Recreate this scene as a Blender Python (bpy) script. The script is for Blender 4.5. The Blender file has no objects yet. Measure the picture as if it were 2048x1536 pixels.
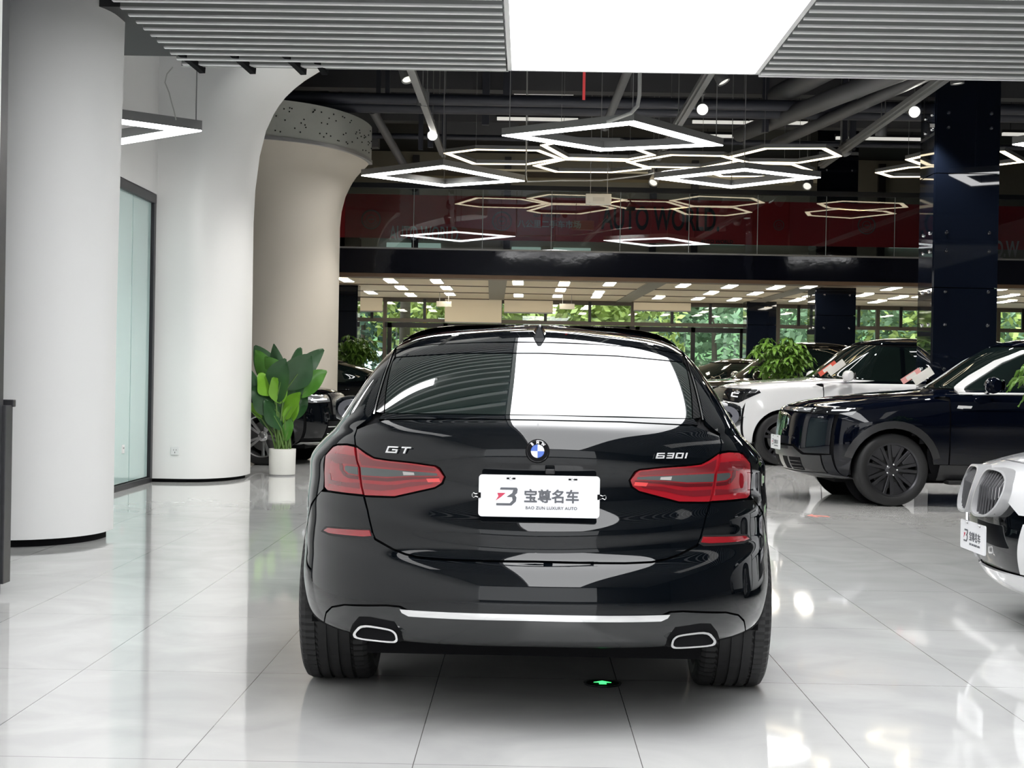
import bpy, math, random
import numpy as np
from mathutils import Vector, Matrix
from mathutils.geometry import delaunay_2d_cdt
PI = math.pi
scene = bpy.context.scene
COL = scene.collection
rnd = random.Random(7)

# ---------------------------------------------------------------- camera
F_PX = 3150.0
CAM = Vector((0.0, 0.0, 1.25))
_psi, _pit, _rho = math.atan(26 / F_PX), math.atan(16 / F_PX), 0.0175
_f0 = Vector((-math.sin(_psi), math.cos(_psi), 0)); _r0 = Vector((math.cos(_psi), math.sin(_psi), 0)); _z = Vector((0, 0, 1))
FWD = _f0 * math.cos(_pit) - _z * math.sin(_pit)
_up = _f0 * math.sin(_pit) + _z * math.cos(_pit)
RIGHT = _r0 * math.cos(_rho) + _up * math.sin(_rho)
UPC = _up * math.cos(_rho) - _r0 * math.sin(_rho)
cam_data = bpy.data.cameras.new('camera'); cam = bpy.data.objects.new('camera', cam_data); COL.objects.link(cam)
cam_data.sensor_width = 36.0; cam_data.lens = F_PX / 2048 * 36.0; cam_data.clip_end = 300; cam_data.clip_start = 0.05
M = Matrix((RIGHT, UPC, -FWD)).transposed().to_4x4(); M.translation = CAM
cam.matrix_world = M
scene.camera = cam
def ray(px, py): return FWD * F_PX + RIGHT * (px - 1024) - UPC * (py - 768)
def at(px, py, Y):
    d = ray(px, py); return CAM + d * (Y / d.y)
def atz(px, py, z=0.0):
    d = ray(px, py); return CAM + d * ((z - CAM.z) / d.z)
def project(P):
    v = Vector(P) - CAM; k = F_PX / v.dot(FWD)
    return 1024 + v.dot(RIGHT) * k, 768 - v.dot(UPC) * k

# ---------------------------------------------------------------- world, exposure
w = bpy.data.worlds.new('sky'); scene.world = w; w.use_nodes = True
wn = w.node_tree.nodes; wl = w.node_tree.links; wn.clear()
wo = wn.new('ShaderNodeOutputWorld'); wb = wn.new('ShaderNodeBackground')
wb.inputs[0].default_value = (0.80, 0.90, 1.0, 1); wb.inputs[1].default_value = 2.6
wl.new(wb.outputs[0], wo.inputs[0])
vs = scene.view_settings
vs.view_transform = 'Standard'; vs.look = 'None'; vs.exposure = 0.45; vs.gamma = 1.0; vs.use_curve_mapping = False

def area_light(name, loc, target, sx, sy, radiance, color=(1, 1, 1)):
    L = bpy.data.lights.new(name, 'AREA'); L.shape = 'RECTANGLE'; L.size = sx; L.size_y = sy
    L.energy = radiance * PI * sx * sy; L.color = color
    o = bpy.data.objects.new(name, L); COL.objects.link(o); o.location = loc
    o.rotation_euler = (Vector(target) - Vector(loc)).to_track_quat('-Z', 'Y').to_euler()
    return o
# added fill lights without a visible source: behind the camera and under the slats
area_light('front_fill', (0.1, -6.8, 2.0), (0.1, 5, 1.7), 6.2, 3.4, 1.1, (0.96, 0.985, 1.0))  # added sheet of light standing in for the bright space behind the camera
area_light('aisle_fill', (5.2, 6.5, 3.70), (5.2, 6.5, 0), 1.0, 7.0, 0.8, (1.0, 1.0, 0.98))  # added to brighten the right-hand side
area_light('passage_fill', (-2.2, 5.6, 3.70), (-2.2, 5.6, 0), 0.45, 5.0, 2.4, (1.0, 1.0, 1.0))  # added to brighten the left floor
def spot_light(loc, target, watts, cone=110, color=(1, 0.98, 0.94), r=0.06):
    L = bpy.data.lights.new('fill_spot', 'SPOT'); L.energy = watts; L.spot_size = math.radians(cone); L.spot_blend = 0.6; L.color = color; L.shadow_soft_size = r
    o = bpy.data.objects.new('fill_spot', L); COL.objects.link(o); o.location = loc; o.rotation_euler = (Vector(target) - Vector(loc)).to_track_quat('-Z', 'Y').to_euler(); return o
for X_ in (-1.4, 2.2, 5.1, 8.6):  # added fill spots by the rails, brightening the hall floor
    for Y_ in (15.0, 18.0, 21.2, 24.4):
        spot_light((X_ + .12, Y_, 4.75), (X_ + .12, Y_, 0), 230)
spot_light((-1.2, 13.2, 3.9), (-3.5, 17.5, 0.9), 110, 70)  # added pair of fill spots brightening the lower arched wall
spot_light((-1.0, 13.2, 3.9), (-3.6, 18.5, 0.2), 90, 60)

# ---------------------------------------------------------------- materials
def mat(name, col=(0.5, 0.5, 0.5), rough=0.5, metal=0.0, coat=0.0, ior=1.5, emit=0.0, ecol=None, noise=0.0, nscale=8.0, bump=0.0, alpha=1.0, trans=0.0):
    m = bpy.data.materials.get(name)
    if m: return m
    m = bpy.data.materials.new(name); m.use_nodes = True
    nt = m.node_tree; b = nt.nodes['Principled BSDF']
    b.inputs['Base Color'].default_value = (*col, 1); b.inputs['Roughness'].default_value = rough
    b.inputs['Metallic'].default_value = metal; b.inputs['IOR'].default_value = ior
    b.inputs['Coat Weight'].default_value = coat; b.inputs['Coat Roughness'].default_value = 0.02
    b.inputs['Transmission Weight'].default_value = trans; b.inputs['Alpha'].default_value = alpha
    if emit:
        b.inputs['Emission Color'].default_value = (*(ecol or col), 1); b.inputs['Emission Strength'].default_value = emit
    if noise or bump:
        tc = nt.nodes.new('ShaderNodeTexCoord'); n = nt.nodes.new('ShaderNodeTexNoise')
        n.inputs['Scale'].default_value = nscale; n.inputs['Detail'].default_value = 6
        nt.links.new(tc.outputs['Object'], n.inputs['Vector'])
        if noise:
            mx = nt.nodes.new('ShaderNodeMix'); mx.data_type = 'RGBA'
            mx.inputs[6].default_value = (*[c * (1 - noise) for c in col], 1)
            mx.inputs[7].default_value = (*[min(1, c * (1 + noise)) for c in col], 1)
            nt.links.new(n.outputs['Fac'], mx.inputs[0]); nt.links.new(mx.outputs[2], b.inputs['Base Color'])
        if bump:
            bp = nt.nodes.new('ShaderNodeBump'); bp.inputs['Strength'].default_value = bump; bp.inputs['Distance'].default_value = 0.01
            nt.links.new(n.outputs['Fac'], bp.inputs['Height']); nt.links.new(bp.outputs[0], b.inputs['Normal'])
    return m

# ---------------------------------------------------------------- mesh building
class MB:
    def __init__(s): s.v = []; s.f = []
    def add(s, v, f):
        b = len(s.v); s.v += [tuple(p) for p in v]; s.f += [tuple(i + b for i in q) for q in f]; return s
    def box(s, c, size, rot=None):
        hx, hy, hz = size[0] / 2, size[1] / 2, size[2] / 2
        vs_ = [Vector((x, y, z)) for x in (-hx, hx) for y in (-hy, hy) for z in (-hz, hz)]
        if rot is not None: vs_ = [rot @ v for v in vs_]
        c = Vector(c)
        return s.add([c + v for v in vs_], [(0, 1, 3, 2), (4, 6, 7, 5), (0, 4, 5, 1), (2, 3, 7, 6), (0, 2, 6, 4), (1, 5, 7, 3)])
    def bar(s, a, b, w, h=None, up=(0, 0, 1)):
        a, b = Vector(a), Vector(b); d = b - a; L = d.length; d = d / L; h = h or w
        u = Vector(up); x = d.cross(u)
        if x.length < 1e-4: x = d.cross(Vector((1, 0, 0)))
        x.normalize(); z = x.cross(d).normalized()
        r = Matrix((x, d, z)).transposed()
        return s.box((a + b) / 2, (w, L, h), r)
    def tube(s, pts, r, n=10, cap=True):
        pts = [Vector(p) for p in pts]; rings = []; vv = []; ff = []
        rr = r if isinstance(r, (list, tuple)) else [r] * len(pts)
        ref = None
        for i, p in enumerate(pts):
            t = (pts[min(i + 1, len(pts) - 1)] - pts[max(i - 1, 0)]).normalized()
            if ref is None: ref = t.orthogonal().normalized()
            ref = (ref - t * ref.dot(t)).normalized(); b2 = t.cross(ref)
            for k in range(n):
                a = 2 * PI * k / n; vv.append(p + (ref * math.cos(a) + b2 * math.sin(a)) * rr[i])
        for i in range(len(pts) - 1):
            for k in range(n):
                k2 = (k + 1) % n; ff.append((i * n + k, i * n + k2, (i + 1) * n + k2, (i + 1) * n + k))
        if cap: ff.append(tuple(range(n - 1, -1, -1))); ff.append(tuple((len(pts) - 1) * n + k for k in range(n)))
        return s.add(vv, ff)
    def lathe(s, prof, n=48, mtx=None, close=False):
        # prof: list of (r, h) revolved around local Z
        vv = []; ff = []; m = mtx or Matrix()
        for (r, h) in prof:
            for k in range(n):
                a = 2 * PI * k / n; vv.append(m @ Vector((r * math.cos(a), r * math.sin(a), h)))
        P = len(prof)
        for i in range(P - 1 if not close else P):
            j = (i + 1) % P
            for k in range(n):
                k2 = (k + 1) % n; ff.append((i * n + k, i * n + k2, j * n + k2, j * n + k))
        return s.add(vv, ff)
    def prism(s, poly, axis_vec, mtx=None):
        # poly: list of 3D points, extruded by axis_vec
        m = mtx or Matrix(); a = Vector(axis_vec); n = len(poly)
        p0 = [m @ Vector(p) for p in poly]; p1 = [m @ (Vector(p) + a) for p in poly]
        ff = [tuple(range(n)), tuple(range(2 * n - 1, n - 1, -1))] + [(i, i + n, (i + 1) % n + n, (i + 1) % n) for i in range(n)]
        return s.add(p0 + p1, ff)
    def grid(s, rows):
        R, Cn = len(rows), len(rows[0]); vv = [p for r in rows for p in r]
        return s.add(vv, [(i * Cn + j, i * Cn + j + 1, (i + 1) * Cn + j + 1, (i + 1) * Cn + j) for i in range(R - 1) for j in range(Cn - 1)])
    def build(s, name, m, parent=None, smooth=False, bevel=0.0, fix=True):
        me = bpy.data.meshes.new(name); me.from_pydata(s.v, [], s.f)
        me.materials.append(m)
        if fix:
            import bmesh
            bm = bmesh.new(); bm.from_mesh(me); bmesh.ops.recalc_face_normals(bm, faces=bm.faces); bm.to_mesh(me); bm.free()
        if smooth:
            me.polygons.foreach_set('use_smooth', [True] * len(me.polygons))
            me.set_sharp_from_angle(angle=math.radians(40))
        me.update()
        o = bpy.data.objects.new(name, me); COL.objects.link(o)
        if parent is not None: o.parent = parent
        if bevel:
            bv = o.modifiers.new('bevel', 'BEVEL'); bv.width = bevel; bv.segments = 2; bv.limit_method = 'ANGLE'
        return o
def tag(o, label, cat, group=None, kind=None):
    if label: o['label'] = label
    if cat: o['category'] = cat
    if group: o['group'] = group
    if kind: o['kind'] = kind
    return o
def thing(name, label, cat, loc=(0, 0, 0), rz=0.0, group=None):
    o = bpy.data.objects.new(name, None); COL.objects.link(o); o.location = loc; o.rotation_euler = (0, 0, rz)
    o.empty_display_size = 0.1
    return tag(o, label, cat, group)
def struct(o): o['kind'] = 'structure'; return o
def copy_tree(o, parent=None):
    c = o.copy(); COL.objects.link(c); c.parent = parent
    if parent is not None: c.matrix_parent_inverse = o.matrix_parent_inverse
    for ch in list(o.children): copy_tree(ch, c)
    return c
def text_mesh(s, size, name, m, parent, mtx, depth=0.002, bold=0.0, spacing=1.0, shear=0.0, align='CENTER'):
    cu = bpy.data.curves.new(name, 'FONT'); cu.body = s; cu.size = size; cu.extrude = depth; cu.offset = bold
    cu.space_character = spacing; cu.shear = shear; cu.align_x = align; cu.align_y = 'CENTER'; cu.resolution_u = 4
    t = bpy.data.objects.new(name + '_tmp', cu); COL.objects.link(t)
    dg = bpy.context.evaluated_depsgraph_get(); me = bpy.data.meshes.new_from_object(t.evaluated_get(dg))
    bpy.data.objects.remove(t); me.name = name
    me.transform(mtx); me.materials.clear(); me.materials.append(m)
    o = bpy.data.objects.new(name, me); COL.objects.link(o)
    if parent is not None: o.parent = parent
    return o
def face_mtx(loc, normal, up=(0, 0, 1)):
    # text plane whose front (+Z local) points along normal, +Y local = up
    n = Vector(normal).normalized(); u = Vector(up); x = u.cross(n).normalized(); y = n.cross(x)
    m = Matrix((x, y, n)).transposed().to_4x4(); m.translation = Vector(loc); return m
# ================================================================ THE SETTING
m_white = mat('white_plaster', (0.82, 0.82, 0.81), 0.45, noise=0.02, nscale=1.2)
m_warmwhite = mat('warm_lit_plaster', (0.50, 0.46, 0.395), 0.6, noise=0.03, nscale=1.0)  # white plaster; the hall's warm, dimmer light is put into its colour
m_dark = mat('dark_ceiling_paint', (0.022, 0.024, 0.036), 0.8, noise=0.3, nscale=2)
m_darkmetal = mat('dark_metal', (0.03, 0.03, 0.035), 0.4, 0.6)
m_greymetal = mat('grey_metal', (0.30, 0.30, 0.30), 0.45, 0.3)
m_blackgloss = mat('black_glass_cladding', (0.004, 0.006, 0.012), 0.03, 0, 0.0, 1.5)
m_soffit = mat('beige_soffit', (0.72, 0.62, 0.47), 0.7, noise=0.03, nscale=0.7)
m_chrome = mat('chrome', (0.85, 0.85, 0.86), 0.08, 1.0)
m_whiteplastic = mat('white_plastic', (0.78, 0.78, 0.78), 0.35)
m_black = mat('matte_black', (0.006, 0.006, 0.007), 0.9)
m_black.node_tree.nodes['Principled BSDF'].inputs['Specular IOR Level'].default_value = 0.15
m_lamp = mat('lamp_white', (1, 1, 1), 0.4, emit=9.0, ecol=(1, 1, 1))
m_warm = mat('lamp_warm', (1, 0.9, 0.7), 0.4, emit=2.6, ecol=(1.0, 0.84, 0.58))
m_panel = mat('lightbox_fabric', (0.9, 0.9, 0.9), 0.6, emit=5.0, ecol=(0.98, 0.99, 1.0))

def floor_material():
    m = bpy.data.materials.new('polished_tile'); m.use_nodes = True; nt = m.node_tree; N = nt.nodes; L = nt.links
    b = N['Principled BSDF']; tc = N.new('ShaderNodeTexCoord'); sp = N.new('ShaderNodeSeparateXYZ')
    L.new(tc.outputs['Object'], sp.inputs[0])
    def line(sock, period, off, wd):
        a = N.new('ShaderNodeMath'); a.operation = 'SUBTRACT'; L.new(sock, a.inputs[0]); a.inputs[1].default_value = off
        d = N.new('ShaderNodeMath'); d.operation = 'PINGPONG'; L.new(a.outputs[0], d.inputs[0]); d.inputs[1].default_value = period / 2
        c = N.new('ShaderNodeMath'); c.operation = 'LESS_THAN'; L.new(d.outputs[0], c.inputs[0]); c.inputs[1].default_value = wd
        return c.outputs[0]
    lx = line(sp.outputs[0], 0.737, 0.40, 0.0016); ly = line(sp.outputs[1], 1.474, 0.62, 0.0016)
    mx = N.new('ShaderNodeMath'); mx.operation = 'MAXIMUM'; L.new(lx, mx.inputs[0]); L.new(ly, mx.inputs[1])
    n = N.new('ShaderNodeTexNoise'); n.inputs['Scale'].default_value = 1.6; n.inputs['Detail'].default_value = 7; n.inputs['Distortion'].default_value = 1.2
    L.new(tc.outputs['Object'], n.inputs['Vector'])
    r = N.new('ShaderNodeValToRGB'); r.color_ramp.elements[0].position = 0.35; r.color_ramp.elements[1].position = 0.7
    r.color_ramp.elements[0].color = (0.52, 0.52, 0.515, 1); r.color_ramp.elements[1].color = (0.62, 0.62, 0.61, 1)
    L.new(n.outputs['Fac'], r.inputs[0])
    mix = N.new('ShaderNodeMix'); mix.data_type = 'RGBA'; L.new(mx.outputs[0], mix.inputs[0]); L.new(r.outputs[0], mix.inputs[6])
    mix.inputs[7].default_value = (0.16, 0.155, 0.15, 1)
    L.new(mix.outputs[2], b.inputs['Base Color'])
    b.inputs['Roughness'].default_value = 0.045; b.inputs['IOR'].default_value = 1.52
    n2 = N.new('ShaderNodeTexNoise'); n2.inputs['Scale'].default_value = 2.2; n2.inputs['Detail'].default_value = 2
    L.new(tc.outputs['Object'], n2.inputs['Vector'])
    bp = N.new('ShaderNodeBump'); bp.inputs['Strength'].default_value = 0.012; bp.inputs['Distance'].default_value = 0.02
    L.new(n2.outputs['Fac'], bp.inputs['Height']); L.new(bp.outputs[0], b.inputs['Normal'])
    return m
m_floor = floor_material()
struct(MB().box((4, 15.6, -0.05), (26, 46, 0.1)).build('floor', m_floor))

# outer shell of the hall
def wallbox(name, x0, x1, y0, y1, z0, z1, m): return struct(MB().box(((x0 + x1) / 2, (y0 + y1) / 2, (z0 + z1) / 2), (x1 - x0, y1 - y0, z1 - z0)).build(name, m))
m_hallwall = mat('grey_hall_wall', (0.30, 0.29, 0.28), 0.7)
m_backwall = mat('grey_rear_wall', (0.20, 0.205, 0.21), 0.7)
wallbox('wall_back', -9, 17, -7.4, -7.2, 0, 6.8, m_backwall)
wallbox('wall_right', 16.8, 17, -7.4, 38.6, 0, 6.8, m_hallwall)
wallbox('wall_left', -9.2, -9, -7.4, 38.6, 0, 6.8, m_hallwall)
wallbox('ceiling', -9, 17, -7.4, 38.6, 6.6, 6.8, m_dark)

# white wall beside the photographer, its dark end frame
wl_ = thing('wall_near_left', None, None); struct(wl_)
MB().box((-3.0, 0.6, 2.3), (0.28, 15.8, 4.6)).build('wall_panel', m_white, wl_)
MB().box((-2.98, 8.56, 2.3), (0.24, 0.12, 4.6)).box((-3.0, 8.66, 0.55), (0.32, 0.12, 0.98)).box((-2.98, 8.72, 1.05), (0.3, 0.04, 0.04)).build('end_frame', mat('charcoal_metal', (0.055, 0.055, 0.06), 0.35, 0.3, noise=0.3, nscale=20), wl_, bevel=0.004)

def loft_wall(name, plan_fn, zs, m, cap=True):
    rows = [[Vector((x, y, z)) for (x, y) in plan_fn(z)] for z in zs]
    mb = MB().grid(rows)
    if cap: mb.f.append(tuple((len(rows) - 1) * len(rows[0]) + i for i in range(len(rows[0])))); mb.f.append(tuple(range(len(rows[0]))))
    return mb.build(name, m, smooth=True)
def arc_end(x0, xe, yf, yb, ry, rx, n=14):
    # straight face at yf from x0, rounding back to the edge x = xe and on to yb
    pts = [(x0, yf), ((x0 + xe - rx) / 2, yf)]
    for k in range(n + 1):
        a = PI / 2 * k / n; pts.append((xe - rx + rx * math.sin(a), yf + ry - ry * math.cos(a)))
    pts += [(xe, (yf + ry + yb) / 2), (xe, yb), (xe - 0.35, yb + 0.25), (x0, yb + 0.25)]
    return pts
# first curved wall end
def p1(z):
    fl = 0.03 * max(0, (z - 1.5) / 2.5) ** 1.5
    return arc_end(-6.5, -3.06 + fl, 10.82, 11.75, 0.75, 0.62)
struct(loft_wall('wall_curved_near', p1, [0.055] + [0.3 * k for k in range(1, 15)], m_white))
struct(loft_wall('baseboard_near', lambda z: arc_end(-6.5, -3.10, 10.87, 11.7, 0.75, 0.62), [0.0, 0.054], m_black))
# second wall, sweeping over into an arch
arch = [(0.04, -3.16), (3.0, -3.17), (3.4, -3.155), (3.8, -3.11), (4.1, -3.04), (4.35, -2.93), (4.55, -2.78), (4.75, -2.53), (4.9, -2.25), (5.05, -1.85), (5.2, -1.3), (5.3, -0.5), (6.58, -0.45)]
def arch_x(z):
    for (a, xa), (b, xb) in zip(arch, arch[1:]):
        if z <= b: return xa + (xb - xa) * (z - a) / (b - a)
    return arch[-1][1]
zs2 = [0.04, 1.5] + [2.8 + 0.1 * k for k in range(38)]
struct(loft_wall('wall_arched', lambda z: arc_end(-4.2, arch_x(z) - .08, 17.5, 18.65, 0.95, 0.55), zs2, m_white))
struct(loft_wall('baseboard_arched', lambda z: arc_end(-4.2, -3.29, 17.54, 18.6, 0.95, 0.55), [0.0, 0.04], m_black))
wallbox('wall_header', -9, -4.13, 17.5, 19.4, 3.2, 6.6, m_white)
wallbox('wall_side_upper', -4.6, -4.13, 12.8, 17.5, 3.2, 4.9, m_white)
# third rounded wall with a flared capital
m_perf = mat('grey_perforated_band', (0.40, 0.41, 0.37), 0.6)
fl3 = [(0, 0), (3.6, 0), (3.85, 0.02), (4.1, 0.08), (4.3, 0.17), (4.45, 0.27), (4.58, 0.40), (4.66, 0.47)]
def p3(z, extra=0.0):
    e = extra
    for (a, ea), (b, eb) in zip(fl3, fl3[1:]):
        if a <= z <= b + 1e-6: e += ea + (eb - ea) * (z - a) / (b - a); break
    pts = [(-6.5, 23.45 - e)]
    for k in range(25):
        a = PI / 2 * k / 24; pts.append((-4.3 + (1.27 + e) * math.sin(a) ** 0.9, 25.4 - (2.1 + e) * math.cos(a)))
    return pts + [(-3.04 + e, 25.5), (-3.6, 25.9), (-6.5, 25.9)]
w3 = thing('wall_curved_far', None, None); struct(w3)
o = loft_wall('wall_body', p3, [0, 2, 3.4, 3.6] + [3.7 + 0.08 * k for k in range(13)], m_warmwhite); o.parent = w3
zb = [4.66, 5.22]
o = loft_wall('capital_band', lambda z: p3(4.66, 0.02), zb, m_perf); o.parent = w3
o = loft_wall('capital_lip', lambda z: p3(4.66, 0.035), [4.63, 4.68], m_greymetal); o.parent = w3
mb = MB(); base = p3(4.66, 0.024)
rr = random.Random(3)
for i in range(2, len(base) - 4):
    (xa, ya), (xb, yb) = base[i], base[i + 1]
    for j in range(3):
        t = rr.random(); z = 4.74 + 0.4 * rr.random()
        mb.box((xa + (xb - xa) * t, ya + (yb - ya) * t, z), (0.016, 0.016, 0.016))
mb.build('screw_heads', m_black, w3)


# glass partition between the two white walls
m_gpane = mat('frosted_green_glass', (0.50, 0.66, 0.64), 0.12, 0, 0.3, 1.5)
gp = thing('window_1', None, None); struct(gp)
ya, yb = 11.0, 17.45; xg = -4.17
for k, (a, b) in enumerate(((11.0, 16.55), (16.58, 17.36))):
    MB().box((xg, (a + b) / 2, 1.6), (0.02, b - a, 3.06)).build('pane', m_gpane, gp)
MB().box((xg, 17.42, 1.58), (0.09, 0.09, 3.16)).box((xg, (ya + yb) / 2, 3.14), (0.1, yb - ya, 0.1)).box((xg, (ya + yb) / 2, 0.03), (0.08, yb - ya, 0.06)).build('window_frame', m_darkmetal, gp, bevel=0.004)
wallbox('wall_office', -6.6, -6.5, 12.6, 17.5, 0, 4.6, m_white)

# wall sockets
for (px, py, Y, lab) in ((350, 902, 17.49, 'white wall socket low on the arched white wall'),):
    P = at(px, py, Y)
    s = thing('wall_socket', lab, 'socket', P)
    MB().box((0, 0, 0), (0.088, 0.014, 0.088)).build('cover_plate', m_whiteplastic, s, bevel=0.003)
    MB().box((-0.015, -0.009, 0.012), (0.004, 0.004, 0.014)).box((0.015, -0.009, 0.012), (0.004, 0.004, 0.014)).box((0, -0.009, -0.016), (0.005, 0.004, 0.016)).build('socket_slots', m_black, s)
s = thing('wall_socket', 'pale socket beside the green glass partition low down', 'socket', (xg + 0.012, 16.3, 0.42))
MB().box((0, 0, 0), (0.012, 0.1, 0.088)).build('cover_plate', m_whiteplastic, s, bevel=0.003)
MB().box((0.007, 0.015, 0.012), (0.004, 0.004, 0.014)).box((0.007, -0.015, 0.012), (0.004, 0.004, 0.014)).build('socket_slots', m_black, s)

# ---------------------------------------------------------------- slat ceiling and lightbox over the car
m_slat = mat('grey_slat', (0.34, 0.35, 0.34), 0.5)
m_slatedge = mat('white_slat_edge', (0.85, 0.85, 0.85), 0.4)
SZ, YF, PX0, PX1 = 3.76, 12.98, -0.17, 1.86
def slats(name, xa_fn, xb, label):
    t = thing(name, label, 'slat ceiling')
    a = MB(); e = MB(); y = YF - 0.04
    while y > -6.0:
        xa = xa_fn(y)
        a.box(((xa + xb) / 2, y, SZ + 0.075), (abs(xb - xa), 0.045, 0.13)); e.box(((xa + xb) / 2, y, SZ + 0.005), (abs(xb - xa), 0.05, 0.012)); y -= 0.22
    a.build('slats', m_slat, t); e.build('slat_edges', m_slatedge, t)
    return t
tl = slats('slat_ceiling', lambda y: -2.86, PX0 - 0.03, 'grey slatted ceiling with white edges left of the light panel')
tr = slats('slat_ceiling', lambda y: 9.0, PX1 + 0.03, 'grey slatted ceiling with white edges right of the light panel')
m_carrier = mat('dark_carrier_board', (0.035, 0.036, 0.038), 0.7)
MB().box((-1.7, 3.5, SZ + 0.2), (2.9, 19.0, 0.04)).box((-3.58, 12.12, SZ + 0.13), (1.44, 1.74, 0.10)).build('carrier_board', m_carrier, tl)
MB().box((5.45, 3.5, SZ + 0.2), (7.1, 19.0, 0.04)).build('carrier_board', m_carrier, tr)
MB().box((-1.53, YF + 0.02, SZ + 0.03), (2.7, 0.03, 0.06)).build('end_trim', m_slat, tl)
MB().box((5.43, YF + 0.02, SZ + 0.05), (7.1, 0.03, 0.12)).build('end_trim', m_slatedge, tr)
mb = MB()
for k in range(3): mb.bar((-2.95 + 0.42 * k, 12.0, SZ + 0.14), (-2.72 + 0.42 * k, 13.06, SZ - 0.02), 0.05)
mb.bar((-1.75, 12.9, SZ + 0.05), (-1.7, 13.06, SZ - 0.02), 0.05)
mb.build('brackets', m_black, tl)
lb = thing('ceiling_light_panel', 'large white stretch fabric light panel between the ceiling slats', 'ceiling light')
MB().box(((PX0 + PX1) / 2, 3.4, SZ + 0.05), (PX1 - PX0 - 0.04, 19.1, 0.06)).build('diffuser', m_panel, lb)
mb = MB()
for x in (PX0, PX1): mb.box((x, 3.4, SZ + 0.05), (0.035, 19.16, 0.09))
for y in (YF, -6.15): mb.box(((PX0 + PX1) / 2, y, SZ + 0.05), (PX1 - PX0 + 0.03, 0.035, 0.09))
mb.build('frame', m_slatedge, lb)

# ---------------------------------------------------------------- balcony
BY, BROT = 29.3, 0.021
def bal(x, d, z):  # point on the balcony: x along it, d behind its front
    return Vector((x * math.cos(BROT) - d * math.sin(BROT), BY + x * math.sin(BROT) + d * math.cos(BROT), z))
RB = Matrix.Rotation(BROT, 3, 'Z')
X0, X1 = -8.8, 16.0
def bbox(mb, x0, x1, d0, d1, z0, z1): return mb.box(bal((x0 + x1) / 2, (d0 + d1) / 2, (z0 + z1) / 2), (x1 - x0, d1 - d0, z1 - z0), RB)
m_fascia = mat('black_wavy_fascia', (0.006, 0.007, 0.014), 0.06, bump=0.35, nscale=1.3)
struct(bbox(MB(), X0, X1, 0, 0.25, 3.12, 3.57).build('trim_1', m_fascia))
struct(bbox(MB(), X0, X1, 0.02, 0.4, 3.05, 3.12).build('trim_2', mat('brown_trim', (0.20, 0.12, 0.07), 0.5)))
struct(bbox(MB(), X0, X1, -0.02, 0.05, 3.57, 3.60).build('trim_3', m_greymetal))
sof = thing('ceiling_balcony', None, None); struct(sof)
bbox(MB(), X0, X1, 0.3, 9.1, 3.10, 3.5).build('soffit', m_soffit, sof)
mb = MB()
for d in (1.0, 3.3, 5.9, 8.7): bbox(mb, X0, X1, d, d + 0.05, 3.085, 3.12)
mb.build('soffit_joint', mat('brown_joint', (0.14, 0.10, 0.07), 0.7), sof)
mb = MB()
for x in (-0.72, 2.35, 5.4): bbox(mb, x, x + 0.36, 0.5, 8.8, 3.08, 3.12)
mb.build('soffit_recess', mat('taupe_strip', (0.27, 0.24, 0.20), 0.6), sof)
# glass balustrade
ORD = ['first', 'second', 'third', 'fourth', 'fifth', 'sixth', 'seventh', 'eighth', 'ninth', 'tenth', 'eleventh', 'twelfth', 'thirteenth', 'fourteenth', 'fifteenth']
def clear_glass(name, tint, refl=1.5, mixf=0.12):
    m = bpy.data.materials.new(name); m.use_nodes = True; nt = m.node_tree; N = nt.nodes; N.clear()
    out = N.new('ShaderNodeOutputMaterial'); tr_ = N.new('ShaderNodeBsdfTransparent'); gl = N.new('ShaderNodeBsdfGlossy'); fr = N.new('ShaderNodeFresnel'); mx = N.new('ShaderNodeMixShader')
    fr.inputs['IOR'].default_value = refl; tr_.inputs[0].default_value = (*tint, 1); gl.inputs['Roughness'].default_value = 0.01
    ad = N.new('ShaderNodeMath'); ad.operation = 'ADD'; ad.inputs[1].default_value = mixf; nt.links.new(fr.outputs[0], ad.inputs[0])
    nt.links.new(ad.outputs[0], mx.inputs[0]); nt.links.new(tr_.outputs[0], mx.inputs[1]); nt.links.new(gl.outputs[0], mx.inputs[2]); nt.links.new(mx.outputs[0], out.inputs[0])
    return m
m_glass = clear_glass('balustrade_glass', (0.78, 0.82, 0.84), 1.5, 0.07)
m_winglass = clear_glass('window_glass', (0.86, 0.92, 0.90), 1.5, 0.02)
m_glassedge = mat('glass_edge', (0.35, 0.38, 0.38), 0.2)
gx = -3.4
n = 0
while gx < 12.5:
    g = thing('glass_balustrade', None, 'balustrade', bal(gx, 0, 3.6), BROT, 'clear glass panels along the balcony edge')
    wdt = 1.28
    MB().box((wdt / 2, 0.0, 0.55), (wdt - 0.012, 0.012, 1.1)).build('pane', m_glass, g)
    MB().box((wdt, 0.0, 0.55), (0.012, 0.02, 1.1)).build('joint', m_glassedge, g)
    g['label'] = 'clear glass balcony panel, ' + ORD[n] + ' from the left beside the warm-lit wall'
    gx += wdt; n += 1
hr = bbox(MB(), X0, 13, -0.05, 0.04, 4.70, 4.79).build('handrail', mat('black_handrail', (0.008, 0.01, 0.014), 0.3)); tag(hr, 'black handrail along the top of the balcony glass', 'handrail')
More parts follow.
